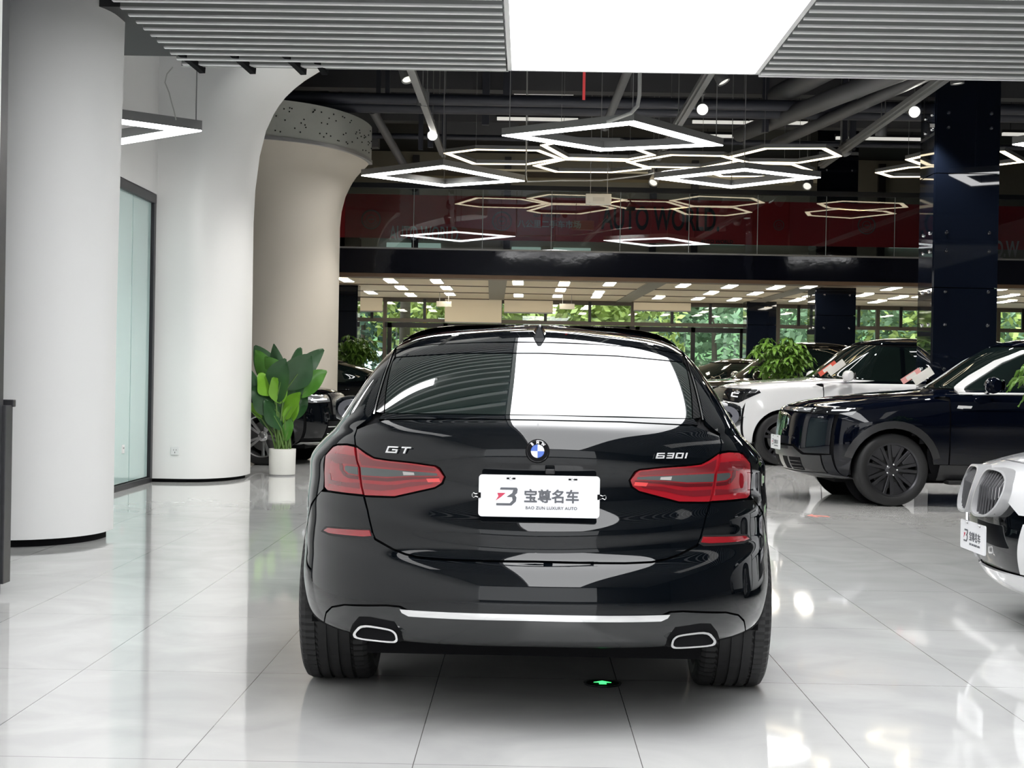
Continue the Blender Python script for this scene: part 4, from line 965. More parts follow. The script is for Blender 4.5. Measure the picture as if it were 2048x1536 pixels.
#      w    yr    Lr   nr   yf    Lf   nf   z0    z.5   z1   z1.5  z2   z2.5  z3
RG = [(.80, -.60, 1.0, 2.7, 3.72, 1.0, 2.6, .275, .26, .24, .22, .22, .22, .22),
      (.885, -.96, 1.1, 2.7, 3.86, 1.0, 2.6, .29, .285, .28, .25, .27, .27, .26),
      (.905, -1.03, 1.1, 2.7, 3.92, 1.0, 2.6, .33, .335, .34, .33, .34, .33, .32),
      (.912, -1.045, 1.1, 2.7, 3.95, 1.0, 2.6, .41, .41, .41, .41, .41, .41, .40),
      (.918, -1.045, 1.1, 2.7, 3.96, 1.0, 2.6, .48, .48, .48, .48, .48, .48, .47),
      (0.910, -1.035, 1.1, 2.7, 3.96, 1.0, 2.6, .545, .55, .56, .56, .56, .55, .53),
      (0.914, -1.015, 1.1, 2.7, 3.95, 1.0, 2.6, .585, .60, .62, .62, .62, .60, .58),
      (0.916, -.965, 1.1, 2.7, 3.94, 1.0, 2.6, .612, .65, .67, .67, .67, .65, .61),
      (0.917, -.965, 1.1, 2.7, 3.92, 1.0, 2.6, .66, .70, .72, .72, .71, .69, .65),
      (0.917, -.97, 1.1, 2.7, 3.90, 1.0, 2.6, .71, .745, .77, .77, .75, .73, .69),
      (0.916, -.945, 1.1, 2.7, 3.86, 1.0, 2.6, .76, .79, .81, .81, .79, .76, .72),
      (0.913, -.93, 1.1, 2.7, 3.82, 1.0, 2.6, .82, .84, .855, .85, .83, .79, .75),
      (.920, -.93, 1.1, 2.7, 3.75, 1.0, 2.6, .90, .90, .90, .89, .87, .82, .78),
      (.905, -.945, 1.1, 2.7, 3.65, 1.0, 2.6, .955, .945, .935, .92, .90, .85, .80),
      (.880, -.94, 1.1, 2.7, 3.5, 1.0, 2.5, 1.01, .985, .965, .945, .93, .88, .83),
      (.850, -.925, 1.1, 2.8, 3.3, 1.0, 2.5, 1.055, 1.025, .99, .965, .95, .91, .87),
      (.825, -.90, 1.1, 2.9, 3.0, 1.0, 2.5, 1.078, 1.048, 1.01, .98, .97, .94, .92),
      (.800, -.84, 1.05, 3.4, 2.7, .9, 2.5, 1.092, 1.070, 1.03, 1.0, .99, .975, .97),
      (.775, -.765, 1.0, 3.8, 2.45, .8, 2.5, 1.125, 1.103, 1.08, 1.05, 1.04, 1.04, 1.04),
      (.735, -.55, .95, 4.0, 2.1, .75, 2.5, 1.214, 1.190, 1.19, 1.18, 1.17, 1.17, 1.18),
      (.70, -.33, .95, 3.9, 1.8, .75, 2.5, 1.296, 1.272, 1.285, 1.30, 1.29, 1.28, 1.29),
      (.665, -.10, .95, 3.7, 1.6, .75, 2.5, 1.366, 1.343, 1.36, 1.375, 1.365, 1.35, 1.36),
      (.615, .15, .90, 3.3, 1.45, .6, 2.4, 1.424, 1.402, 1.42, 1.435, 1.425, 1.41, 1.41),
      (.52, .45, .75, 2.8, 1.35, .5, 2.3, 1.462, 1.447, 1.466, 1.475, 1.467, 1.45, 1.45),
      (.36, .78, .5, 2.4, 1.3, .3, 2.2, 1.481, 1.475, 1.486, 1.492, 1.488, 1.475, 1.475),
      (.18, .95, .3, 2.2, 1.28, .15, 2.2, 1.490, 1.488, 1.494, 1.498, 1.496, 1.49, 1.49),
      (.002, 1.10, .01, 2.2, 1.25, .01, 2.2, 1.496, 1.496, 1.497, 1.500, 1.498, 1.495, 1.495)]
sh = Shell(RG, bumps=((0.0, .56, .60, .42, .014), (3.07, .56, .60, .42, .014)))
undershell(sh, 'inner_body', m_black, car, -0.018, holes=((0, .345, .41), (3.07, .345, .41)))

XZ = lambda pts, ur=(0, 1.3), vr=(0, 26): [tuple(p) for p in sh.inv(pts, 'xz', ur, vr)]
YZ = lambda pts, ur=(0.4, 2.7), vr=(0, 22.5): [tuple(p) for p in sh.inv(pts, 'yz', ur, vr)]
K = dict(gu=0.010, gv=0.10)
tg = [(0, .608), (.175, .607), (.313, .607), (.406, .610), (.458, .618), (.503, .630), (.574, .661), (.583, .678), (.605, .757), (.621, .802), (.508, .806), (.475, .815), (.361, .845), (.331, .863), (.322, .889), (.342, .921), (.360, .930), (.447, .939), (.535, .944), (.589, .949), (.620, .964), (.665, .987), (.672, 1.015), (.668, 1.042), (.63, 1.058), (.56, 1.080), (.3, 1.090), (0, 1.092)]
gate = fullpatch(sh, 'tailgate', m_paint, car, tg, ur=(0, 1.0), vr=(6, 19), **K)
fullpatch(sh, 'spoiler_lip', m_paint, car, [(0, 1.096), (.3, 1.0945), (.56, 1.0845), (.585, 1.083), (.572, 1.1035), (0, 1.110)], ur=(0, 1.0), vr=(15, 20), **K)
fullpatch(sh, 'rear_window', m_tint, car, [(0, 1.1125), (.3, 1.112), (.566, 1.107), (.581, 1.18), (.592, 1.25), (.598, 1.300), (.588, 1.317), (.317, 1.336), (0, 1.341)], ur=(0, 1.0), vr=(16, 23), off=-0.001, **K)
fullpatch(sh, 'roof_spoiler', m_paint, car, [(0, 1.345), (.317, 1.340), (.592, 1.321), (.610, 1.352), (.45, 1.374), (.25, 1.384), (0, 1.388)], ur=(0, 1.0), vr=(19, 24), **K)
for sgn in (False, True):
    patch(sh, 'window_flank', mat('gloss_black_trim', (0.004, 0.004, 0.005), 0.05), car, [(.570, 1.105), (.601, 1.109), (.603, 1.20), (.605, 1.30), (.612, 1.345), (.601, 1.322), (.602, 1.30), (.596, 1.25), (.585, 1.18)], ur=(0, 1.0), vr=(16, 23), mirror=sgn, **K)
    patch(sh, 'edge_strip', m_chrome, car, [(.604, 1.098), (.609, 1.098), (.612, 1.20), (.614, 1.29), (.624, 1.345), (.619, 1.345), (.609, 1.29), (.607, 1.20)], ur=(0, 1.0), vr=(16, 23), off=0.004, mirror=sgn, **K)
    # tail lights, outer on the body and inner on the gate
    to = [(.631, .811), (.686, .811), (.782, .811), (.796, .82), (.800, .871), (.797, .937), (.765, .970), (.746, .978), (.703, .982), (.672, .979), (.661, .930), (.649, .906), (.646, .873), (.640, .84)]
    ti = [(.622, .809), (.508, .813), (.475, .822), (.361, .852), (.338, .868), (.330, .889), (.349, .915), (.362, .924), (.447, .933), (.535, .938), (.590, .943), (.622, .957), (.661, .979), (.652, .930), (.641, .906), (.638, .873), (.632, .84)]
    A = patch(sh, 'tail_light', m_tail, car, to, ur=(0, 1.2), vr=(8, 16), off=0.002, mirror=sgn, **K)
    B = patch(sh, 'tail_light', m_tail, car, ti, ur=(0, 1.0), vr=(8, 16), off=0.002, mirror=sgn, **K)
    L = dict(ur=(0, 1.2), vr=(8, 16), mirror=sgn, thick=0.002, **K)
    patch(sh, 'smoked_band', m_smoke, A, [(.650, .881), (.689, .884), (.704, .893), (.706, .904), (.700, .910), (.652, .909)], off=.0035, **L)
    patch(sh, 'smoked_band', m_smoke, B, [(.636, .880), (.535, .881), (.447, .889), (.352, .893), (.354, .901), (.404, .904), (.505, .907), (.579, .909), (.639, .910)], off=.0035, **L)
    patch(sh, 'clear_led', mat('led_grey', (0.45, 0.43, 0.42), 0.2), B, [(.475, .890), (.435, .892), (.437, .901), (.478, .903)], off=.0045, **L)
    patch(sh, 'light_guide', m_tail_dark, B, [(.636, .917), (.579, .916), (.447, .911), (.362, .908), (.356, .913), (.366, .920), (.447, .928), (.535, .933), (.590, .937), (.62, .948), (.648, .960), (.644, .935)], off=.0035, **L)
    patch(sh, 'light_guide', m_tail_dark, A, [(.654, .917), (.70, .917), (.74, .915), (.790, .932), (.765, .948), (.720, .950), (.663, .948)], off=.0035, **L)
    patch(sh, 'dark_channel', m_tail_deep, B, [(.635, .876), (.535, .876), (.45, .885), (.345, .889), (.345, .884), (.44, .876), (.53, .864), (.633, .864)], off=.003, **L)
    patch(sh, 'dark_channel', m_tail_deep, A, [(.649, .876), (.693, .879), (.712, .892), (.714, .91), (.730, .925), (.728, .895), (.712, .874), (.690, .865), (.648, .864)], off=.003, **L)
    patch(sh, 'dark_channel', m_tail_dark, B, [(.630, .852), (.55, .850), (.50, .854), (.45, .866), (.36, .872), (.375, .862), (.46, .848), (.51, .836), (.56, .829), (.626, .830)], off=.003, **L)
    patch(sh, 'dark_channel', m_tail_dark, A, [(.643, .830), (.70, .832), (.78, .836), (.785, .87), (.770, .875), (.765, .85), (.70, .848), (.645, .852)], off=.003, **L)
    patch(sh, 'led_tip', mat('tail_led', (0.75, 0.07, 0.07), 0.15, 0, 1.0), B, [(.341, .871), (.385, .868), (.392, .881), (.345, .884)], off=.005, **L)
    # bumper reflector
    R1 = patch(sh, 'reflector_housing', m_rubber, car, [(.806, .655), (.785, .677), (.745, .684), (.598, .692), (.582, .664), (.60, .653), (.764, .648)], ur=(0, 1.2), vr=(4, 10), off=.001, mirror=sgn, thick=0.004, **K)
    patch(sh, 'reflector', m_tail, R1, [(.790, .661), (.771, .675), (.597, .687), (.590, .667), (.62, .662), (.764, .656)], ur=(0, 1.2), vr=(4, 10), off=.004, mirror=sgn, thick=0.004, **K)
    # exhaust outlet
    sx = -1 if sgn else 1
    patch(sh, 'exhaust_recess_shade', m_black, car, [(.668, .315), (.652, .350), (.625, .383), (.585, .388), (.493, .381), (.466, .343), (.462, .309), (.475, .300), (.65, .300)], ur=(0, 1.1), vr=(0, 6), off=.002, mirror=sgn, thick=0.002, **K)  # flat black overlay; the dark of the recess is put into its colour
    ex = [(.646, .326), (.614, .364), (.502, .356), (.482, .342), (.476, .316), (.491, .306), (.634, .308)]; ex = [tuple(p) for p in chaikin(ex, 2)]
    cx_ = sum(p[0] for p in ex) / len(ex); cz_ = sum(p[1] for p in ex) / len(ex)
    yb = lambda x: -.972 + (x - .48) * 0.42
    n = len(ex); inn = [(cx_ + (x - cx_) * .89, cz_ + (z - cz_) * .77) for x, z in ex]
    rings_ = [[(sx * x, yb(x) + .05, z) for x, z in ex], [(sx * x, yb(x), z) for x, z in ex], [(sx * x, yb(x), z) for x, z in inn], [(sx * x, yb(x) + .06, z) for x, z in inn]]
    V = [p for r_ in rings_ for p in r_]; Fq = [(a * n + i, a * n + (i + 1) % n, (a + 1) * n + (i + 1) % n, (a + 1) * n + i) for a in range(3) for i in range(n)]
    E = MB().add(V, Fq).build('exhaust_tip', m_chrome, car, smooth=True)
    MB().add([(sx * x, yb(x) + .012, z) for x, z in inn], [tuple(range(n))]).build('exhaust_hole_shade', m_black, E)  # black face painted as the dark inside of the pipe
# bumper: centre to wheel arch
bo = XZ([(0, .428), (.44, .428), (.47, .440), (.52, .440), (.685, .420), (.74, .400), (.768, .372), (.782, .33), (.79, .296)])
ba = YZ([(-.42, .285), (-.412, .34), (-.395, .43), (-.35, .53), (-.305, .60), (-.36, .66), (-.44, .735)])
bt = XZ([(.815, .800), (.782, .803), (.629, .803), (.629, .800), (.612, .757), (.590, .678), (.579, .654), (.506, .624), (.460, .611), (.406, .603), (.313, .600), (.175, .600), (0, .601)])
fullpatch(sh, 'rear_bumper', m_paint, car, bo + ba + bt, 'uv', gu=0.010, gv=0.10)
fullpatch(sh, 'lower_bumper', mat('satin_valance', (0.014, 0.016, 0.017), 0.10, 0, 0, 1.6), car, [(0, .305), (.317, .301), (.448, .300), (.66, .300), (.765, .300), (.780, .32), (.765, .365), (.738, .394), (.685, .413), (.52, .433), (.475, .433), (.445, .421), (0, .421)], ur=(0, 1.1), vr=(0, 8), **K)
fullpatch(sh, 'chrome_strip', m_chrome, car, [(0, .408), (.438, .406), (.462, .416), (.470, .428), (0, .430)], ur=(0, 1.0), vr=(0, 8), off=0.006, **K)
# quarter panels up the rear pillar
def arc_yz(y0, a0, a1, n=14, r_=.40, z0=.345): return [(y0 + r_ * math.cos(math.radians(a0 + (a1 - a0) * k / n)), z0 + r_ * math.sin(math.radians(a0 + (a1 - a0) * k / n))) for k in range(n + 1)]
q1 = XZ([(.806, .812)]); q2 = YZ([(-.425, .745), (-.345, .665), (-.288, .622)] + arc_yz(0, 136, -8) + [(.46, .255), (.56, .27), (.63, .50), (.60, .75), (.68, .93), (.70, 1.03), (.3, 1.04), (-.22, 1.075), (.1, 1.215), (.5, 1.335), (.9, 1.400)])
q3 = XZ([(.628, 1.39), (.622, 1.345), (.620, 1.29), (.618, 1.20), (.614, 1.12), (.62, 1.095), (.64, 1.075), (.674, 1.050), (.679, 1.02), (.672, .988), (.703, .990), (.746, .986), (.771, .977), (.803, .94), (.806, .87)])
patch(sh, 'quarter_panel', m_paint, car, q1 + q2 + q3, 'uv', gu=0.014, gv=0.12, both=True)
# side glass with bright surround
g1 = [(-.20, 1.078), (.1, 1.205), (.5, 1.325), (.62, 1.345), (.62, 1.045), (.3, 1.048)]
g2 = [(.66, 1.045), (.66, 1.352), (.9, 1.390), (1.2, 1.403), (1.52, 1.405), (1.54, 1.04)]
g3 = [(1.60, 1.04), (1.58, 1.403), (1.72, 1.37), (2.05, 1.22), (2.35, 1.05)]
for g, nm in ((g1, 'quarter_window'), (g2, 'door_window'), (g3, 'door_window')): patch(sh, nm, m_tint, car, g, 'yz', ur=(.5, 2.6), vr=(15, 23), off=-.003, both=True, gu=0.02, gv=0.15)
patch(sh, 'window_trim', m_chrome, car, [(-.22, 1.075), (-.20, 1.066), (.3, 1.033), (1.2, 1.028), (2.36, 1.038), (2.36, 1.048), (1.2, 1.038), (.3, 1.044), (-.17, 1.076), (.1, 1.200), (.5, 1.320), (.9, 1.387), (1.2, 1.401), (1.55, 1.404), (1.55, 1.412), (1.2, 1.410), (.9, 1.397), (.5, 1.334), (.1, 1.214)], 'yz', ur=(.5, 2.6), vr=(15, 23), off=.003, both=True, gu=0.02, gv=0.15)
d1 = [(.565, .27), (1.50, .25), (1.56, .6), (1.56, 1.030), (.71, 1.035), (.69, .93), (.61, .75), (.64, .50)]
d2 = [(1.51, .25), (2.56, .26), (2.60, .8), (2.52, .97), (2.42, 1.03), (1.57, 1.030), (1.57, .6)]
for d, nm in ((d1, 'rear_door'), (d2, 'front_door')): patch(sh, nm, m_paint, car, d, 'yz', ur=(.6, 2.6), vr=(0, 20), both=True, gu=0.02, gv=0.2)
for y in (.95, 1.95):
    for sx in (-1, 1): MB().tube([(sx * .935, y - .11, .90), (sx * .955, y - .08, .905), (sx * .955, y + .08, .905), (sx * .935, y + .11, .90)], 0.012, 8).build('door_handle', m_paint, car, smooth=True)
ff = YZ([(2.57, .27), (2.66, .255)] + arc_yz(3.07, 188, 0) + [(3.47, .3)]) + [(2.55, 2.0), (2.6, 8), (2.5, 13.0), (2.3, 15.5)] + YZ([(2.53, .98), (2.61, .8)])
patch(sh, 'front_fender', m_paint, car, ff, 'uv', gu=0.02, gv=0.25, both=True)
fullpatch(sh, 'front_bumper', m_paint, car, [(2.56, 1), (3, 1), (3, 13), (2.52, 13), (2.61, 8)], 'uv', gu=0.02, gv=0.25)
fullpatch(sh, 'hood', m_paint, car, [(2.51, 13.1), (3, 13.1), (3, 17.4), (2.2, 17.4), (2.31, 15.6)], 'uv', gu=0.02, gv=0.2)
fullpatch(sh, 'windscreen', m_tint, car, [(2.22, 17.6), (3, 17.6), (3, 21.8), (2.3, 21.3)], 'uv', gu=0.02, gv=0.2)
rf = XZ([(0, 1.392), (.25, 1.388), (.45, 1.378), (.612, 1.356), (.625, 1.378), (.632, 1.398)]) + YZ([(.92, 1.405), (1.2, 1.416), (1.5, 1.416), (1.62, 1.405)]) + [(2.28, 21.4), (2.6, 21.75), (3, 21.9), (3, 25.9), (0, 25.9)]
fullpatch(sh, 'roof', m_paint, car, rf, 'uv', gu=0.02, gv=0.12)
# antenna fin
pts = [(0.10, .0), (0.34, .0), (0.28, .012), (0.17, .052), (0.12, .066), (0.10, .060)]
V = []; F_ = []
for s_, wd in ((-1, 1), (1, 1)):
    for (y, z) in pts: V.append((s_ * (0.028 * (1 - z / .075) ** 1.1 + .002), y, 1.398 + (y - .1) * .20 + z))
n = len(pts); MB().add(V, [tuple(range(n)), tuple(range(2 * n - 1, n - 1, -1))] + [(i, (i + 1) % n, n + (i + 1) % n, n + i) for i in range(n)]).build('roof_antenna', m_paint, car, smooth=True, bevel=.004)
# badge, lettering, camera
eb = thing('badge', None, None); eb.parent = car; eb.location = (0, -.953, .988); eb.rotation_euler = (math.radians(-6), 0, 0)
fm = lambda x, z, y=0.0: face_mtx((x, y, z), (0, -1, 0))
MB().lathe([(0, 0), (.041, 0), (.0425, .003), (.040, .006), (0, .006)], 48, fm(0, 0)).build('badge_base', m_black, eb, smooth=True)
MB().lathe([(.0355, .006), (.037, .0085), (.0385, .006)], 48, fm(0, 0)).build('badge_rim', m_chrome, eb, smooth=True)
MB().lathe([(.0225, .006), (.0237, .008), (.025, .006)], 48, fm(0, 0)).build('badge_inner_rim', m_chrome, eb, smooth=True)
for k in range(4):
    pp = [(0, -.0068, 0)] + [(.0226 * math.cos(math.radians(90 * k + 7.5 * j)), -.0068, .0226 * math.sin(math.radians(90 * k + 7.5 * j))) for j in range(13)]
    MB().prism(pp, (0, .0008, 0)).build('badge_quarter', mat('badge_blue', (0.02, 0.10, 0.50), 0.2, 0, 1) if k % 2 else m_plate, eb)
for ch, a in (('B', 128), ('M', 90), ('W', 52)):
    r_ = .0302; mt = face_mtx((r_ * math.cos(math.radians(a)), -.0062, r_ * math.sin(math.radians(a))), (0, -1, 0)) @ Matrix.Rotation(math.radians(a - 90), 4, 'Z')
    text_mesh(ch, .0125, 'badge_letter', m_plate, eb, mt, .0008, .0006)
def badge_text(s_, x, z, y, yaw, size, nm):
    n_ = Vector((math.sin(yaw), -math.cos(yaw), .14)); return text_mesh(s_, size, nm, m_chrome, car, face_mtx((x, y, z), n_), .003, .0012, 1.05, .35)
def seg_letters(strokes, x, z, y, yaw, w_, h_, nm):
    # squared badge lettering from slanted bars: strokes in unit cell coordinates
    n_ = Vector((math.sin(yaw), -math.cos(yaw), .14)); mt = face_mtx((x, y, z), n_); mb = MB()
    for (x0, z0, x1, z1, t) in strokes:
        sh_ = lambda a, b: mt @ Vector(((a - .5) * w_ + (b - .5) * h_ * .38, (b - .5) * h_, 0))
        if abs(z0 - z1) < 1e-6: q = [(x0, z0 - t / 2), (x1, z0 - t / 2), (x1, z0 + t / 2), (x0, z0 + t / 2)]
        else: tt = t * h_ / w_; q = [(x0 - tt / 2, z0), (x0 + tt / 2, z0), (x0 + tt / 2, z1), (x0 - tt / 2, z1)]
        p0 = [sh_(*p) for p in q]; off_ = n_.normalized() * .004; mb.add(p0 + [p + off_ for p in p0], [(0, 1, 2, 3), (7, 6, 5, 4), (0, 4, 5, 1), (1, 5, 6, 2), (2, 6, 7, 3), (3, 7, 4, 0)])
    return mb.build(nm, m_silver, car)
def cells(defs):
    out = []
    for (x0, x1, segs) in defs:
        for sg in segs:
            out.append({'t': (x0, .9, x1, .9, .2), 'm': (x0, .5, x1, .5, .18), 'b': (x0, .1, x1, .1, .2), 'l': (x0, 0, x0, 1, .24), 'r': (x1, 0, x1, 1, .24), 'L': (x0, 0, x0, .5, .24), 'R': (x1, 0, x1, .55, .24), 'c': ((x0 + x1) / 2, 0, (x0 + x1) / 2, 1, .26), 'h': ((x0 + x1) / 2, .5, x1, .5, .18)}[sg])
    return out
seg_letters(cells([(.06, .46, 'tblRh'), (.62, 1.0, 'tc')]), -.497, .979, -.858, -.48, .100, .024, 'lettering')
seg_letters(cells([(.04, .26, 'tmblR'), (.36, .55, 'tmbr'), (.66, .85, 'tblr'), (.97, .98, 'l')]), .475, .977, -.870, .44, .128, .020, 'lettering')
MB().box((.045, -.958, .918), (.034, .03, .018)).build('reversing_camera', m_rubber, car, bevel=.004)
MB().box((0, -.925, .7), (.44, .01, .0)) if False else None
# tyres, underbody
for (y, w_, sx) in ((0, .785, -1), (0, .785, 1), (3.07, .79, -1), (3.07, .79, 1)):
    wheel(car, (sx * w_, y, .347), .347, .285 if y == 0 else .245, .245, 'ten', sx, tread=(y == 0))
MB().box((0, 1.5, .27), (1.22, 4.4, .09)).box((0, -.55, .32), (.9, .5, .05)).build('underbody', m_black, car)
MB().tube([(-.42, -.40, .27), (.42, -.40, .27)], .075, 16).tube([(-.65, -.02, .30), (-.3, .1, .28), (.3, .1, .28), (.65, -.02, .30)], .03, 8).build('exhaust_silencer', mat('dark_steel', (0.05, 0.05, 0.05), 0.5, 0.6), car, smooth=True)
for y0 in (0, 3.07):
    for sx in (-1, 1):
        rows = [[(sx * x, y0 + .405 * math.cos(math.radians(a)), .345 + .405 * math.sin(math.radians(a))) for a in range(-8, 189, 7)] for x in (.58, .86)]
        MB().grid(rows).build('wheel_well', m_black, car)
# mirrors
for sx in (-1, 1):
    mr = MB(); rows = []
    for a in range(9):
        t = a / 8; rows.append([(sx * (.93 + .17 * t), 2.12 + .10 * math.cos(k * PI / 6) * math.sin(PI * (.15 + .7 * t)) , 1.055 + .075 * math.sin(k * PI / 6) * math.sin(PI * (.2 + .62 * t)) ** .6) for k in range(13)])
    mr.grid(rows).add(rows[-1][:-1], [tuple(range(12))]).tube([(sx * .86, 2.15, 1.0), (sx * .95, 2.13, 1.02)], .02, 8)
    mo = mr.build('wing_mirror', m_paint, car, smooth=True)
    MB().prism([(sx * 1.015 + .068 * math.cos(k * PI / 10), 2.03, 1.055 + .054 * math.sin(k * PI / 10)) for k in range(20)], (0, .008, 0)).build('mirror_glass', mat('mirror_glass', (.10, .10, .11), .03, 1), mo)
pl_ = dealer_plate((CX + .0, CY - .978, .832), CRZ, 'white dealer number plate on the black fastback tailgate, largest plate', .422, .146)
pl_.rotation_euler = (math.radians(-4), 0, CRZ)
for sx, lab in ((-1, 'binder clip on the left edge of the big rear plate'), (1, 'binder clip on the right edge of the big rear plate')):
    c = thing('binder_clip', lab, 'clip', (CX + sx * .211, CY - .980, .833), CRZ)
    MB().prism([(-sx * .008, -.006, .009), (sx * .004, -.003, .010), (sx * .004, -.003, -.010), (-sx * .008, -.006, -.009)], (0, .012, 0)).build('clip_body', m_black, c)
    MB().tube([(sx * .002, -.006, .007), (sx * .010, -.008, .004), (sx * .018, -.008, .008), (sx * .022, -.008, .004), (sx * .022, -.008, -.004), (sx * .018, -.008, -.008), (sx * .010, -.008, -.004), (sx * .002, -.006, -.007)], .0012, 6).build('clip_wire', m_chrome, c, smooth=True)
# ================================================================ THE OTHER PARKED CARS
def gen_rings(W, yr, yf, H, sill, hf, hr, belt, yc, yt, ywr, yrt, nf=2.8, Lf=1.0, nr=3.0, deck=None, chin=0.0):
    d = deck or belt + .02; R = []
    def a(w, y0, y1, zr, zs, zf, Lr=.8, lf=Lf, n=nf, zs2=None, zc=None):
        zs2 = zs if zs2 is None else zs2
        R.append((w, y0, Lr, nr, y1, lf, n, zr, zr * .5 + zs * .5, zs, (zs + zs2) / 2, zs2, zf * .5 + zs2 * .5 if zc is None else zc, zf))
    a(W * .86, yr + .3, yf - .36 + chin, sill + .04, sill - .02, sill - .02)
    a(W * .93, yr + .12, yf - .13 + chin, sill + .08, sill + .02, sill + .02)
    a(W * .955, yr + .04, yf - .05, .36, .34, .34)
    a(W * .97, yr, yf - .01, .46, .46, .45)
    a(W * .98, yr, yf, .56, .56, .55)
    a(W * .985, yr + .01, yf - .005, .66, .66, .65)
    a(W * .99, yr + .02, yf - .015, .76, .77, min(.75, hf - .12))
    a(W, yr + .03, yf - .035, .86, .87, hf - .075, zs2=.85)
    a(W * .985, yr + .05, yf - .075, .95, belt - .12, hf - .02, zs2=belt - .15)
    a(W * .965, yr + .07, yf - .16, d - .03, belt - .06, hf + .025, zs2=belt - .085, zc=hf + .0)
    a(W * .935, yr + .10, yf - .34, d, belt - .02, hf + .075, zs2=belt - .04, zc=hf + .06)
    a(W * .905, ywr - .10, (yf + yc) / 2 - .05, d + .01, belt + .0, (hf + hr) / 2 + .045, zs2=belt - .01)
    a(W * .88, ywr - .03, yc + .08, d + .02, belt + .012, hr, zs2=belt + .01)
    a(W * .86, ywr + .02, yc - .02, d + .06, belt + .05, hr + .04, zs2=belt + .05)
    a(W * .83, ywr + .10 + (yrt - ywr) * .2, yc + (yt - yc) * .28, d + (H - d) * .3, belt + .17, hr + (H - hr) * .28, lf=Lf * .7)
    a(W * .78, ywr + (yrt - ywr) * .6, yc + (yt - yc) * .64, d + (H - d) * .62, belt + (H - belt) * .60, hr + (H - hr) * .62, lf=Lf * .6)
    a(W * .725, yrt - .05, yt + .12, H - .13, H - .13, H - .14, lf=Lf * .6)
    a(W * .68, yrt + .05, yt + .0, H - .07, H - .065, H - .085, lf=Lf * .5)
    a(W * .58, yrt + .2, yt - .14, H - .035, H - .028, H - .045, Lr=.5, lf=Lf * .4)
    a(W * .38, yrt + .35, yt - .3, H - .015, H - .008, H - .02, Lr=.4, lf=.3)
    a(W * .18, yrt + .5, yt - .45, H - .004, H - .002, H - .007, Lr=.2, lf=.15)
    a(.002, yrt + .7, yt - .6, H, H, H - .002, Lr=.01, lf=.01)
    return R
def arcp(y0, z0, r_, a0, a1, n=14): return [(y0 + r_ * math.cos(math.radians(a0 + (a1 - a0) * k / n)), z0 + r_ * math.sin(math.radians(a0 + (a1 - a0) * k / n))) for k in range(n + 1)]
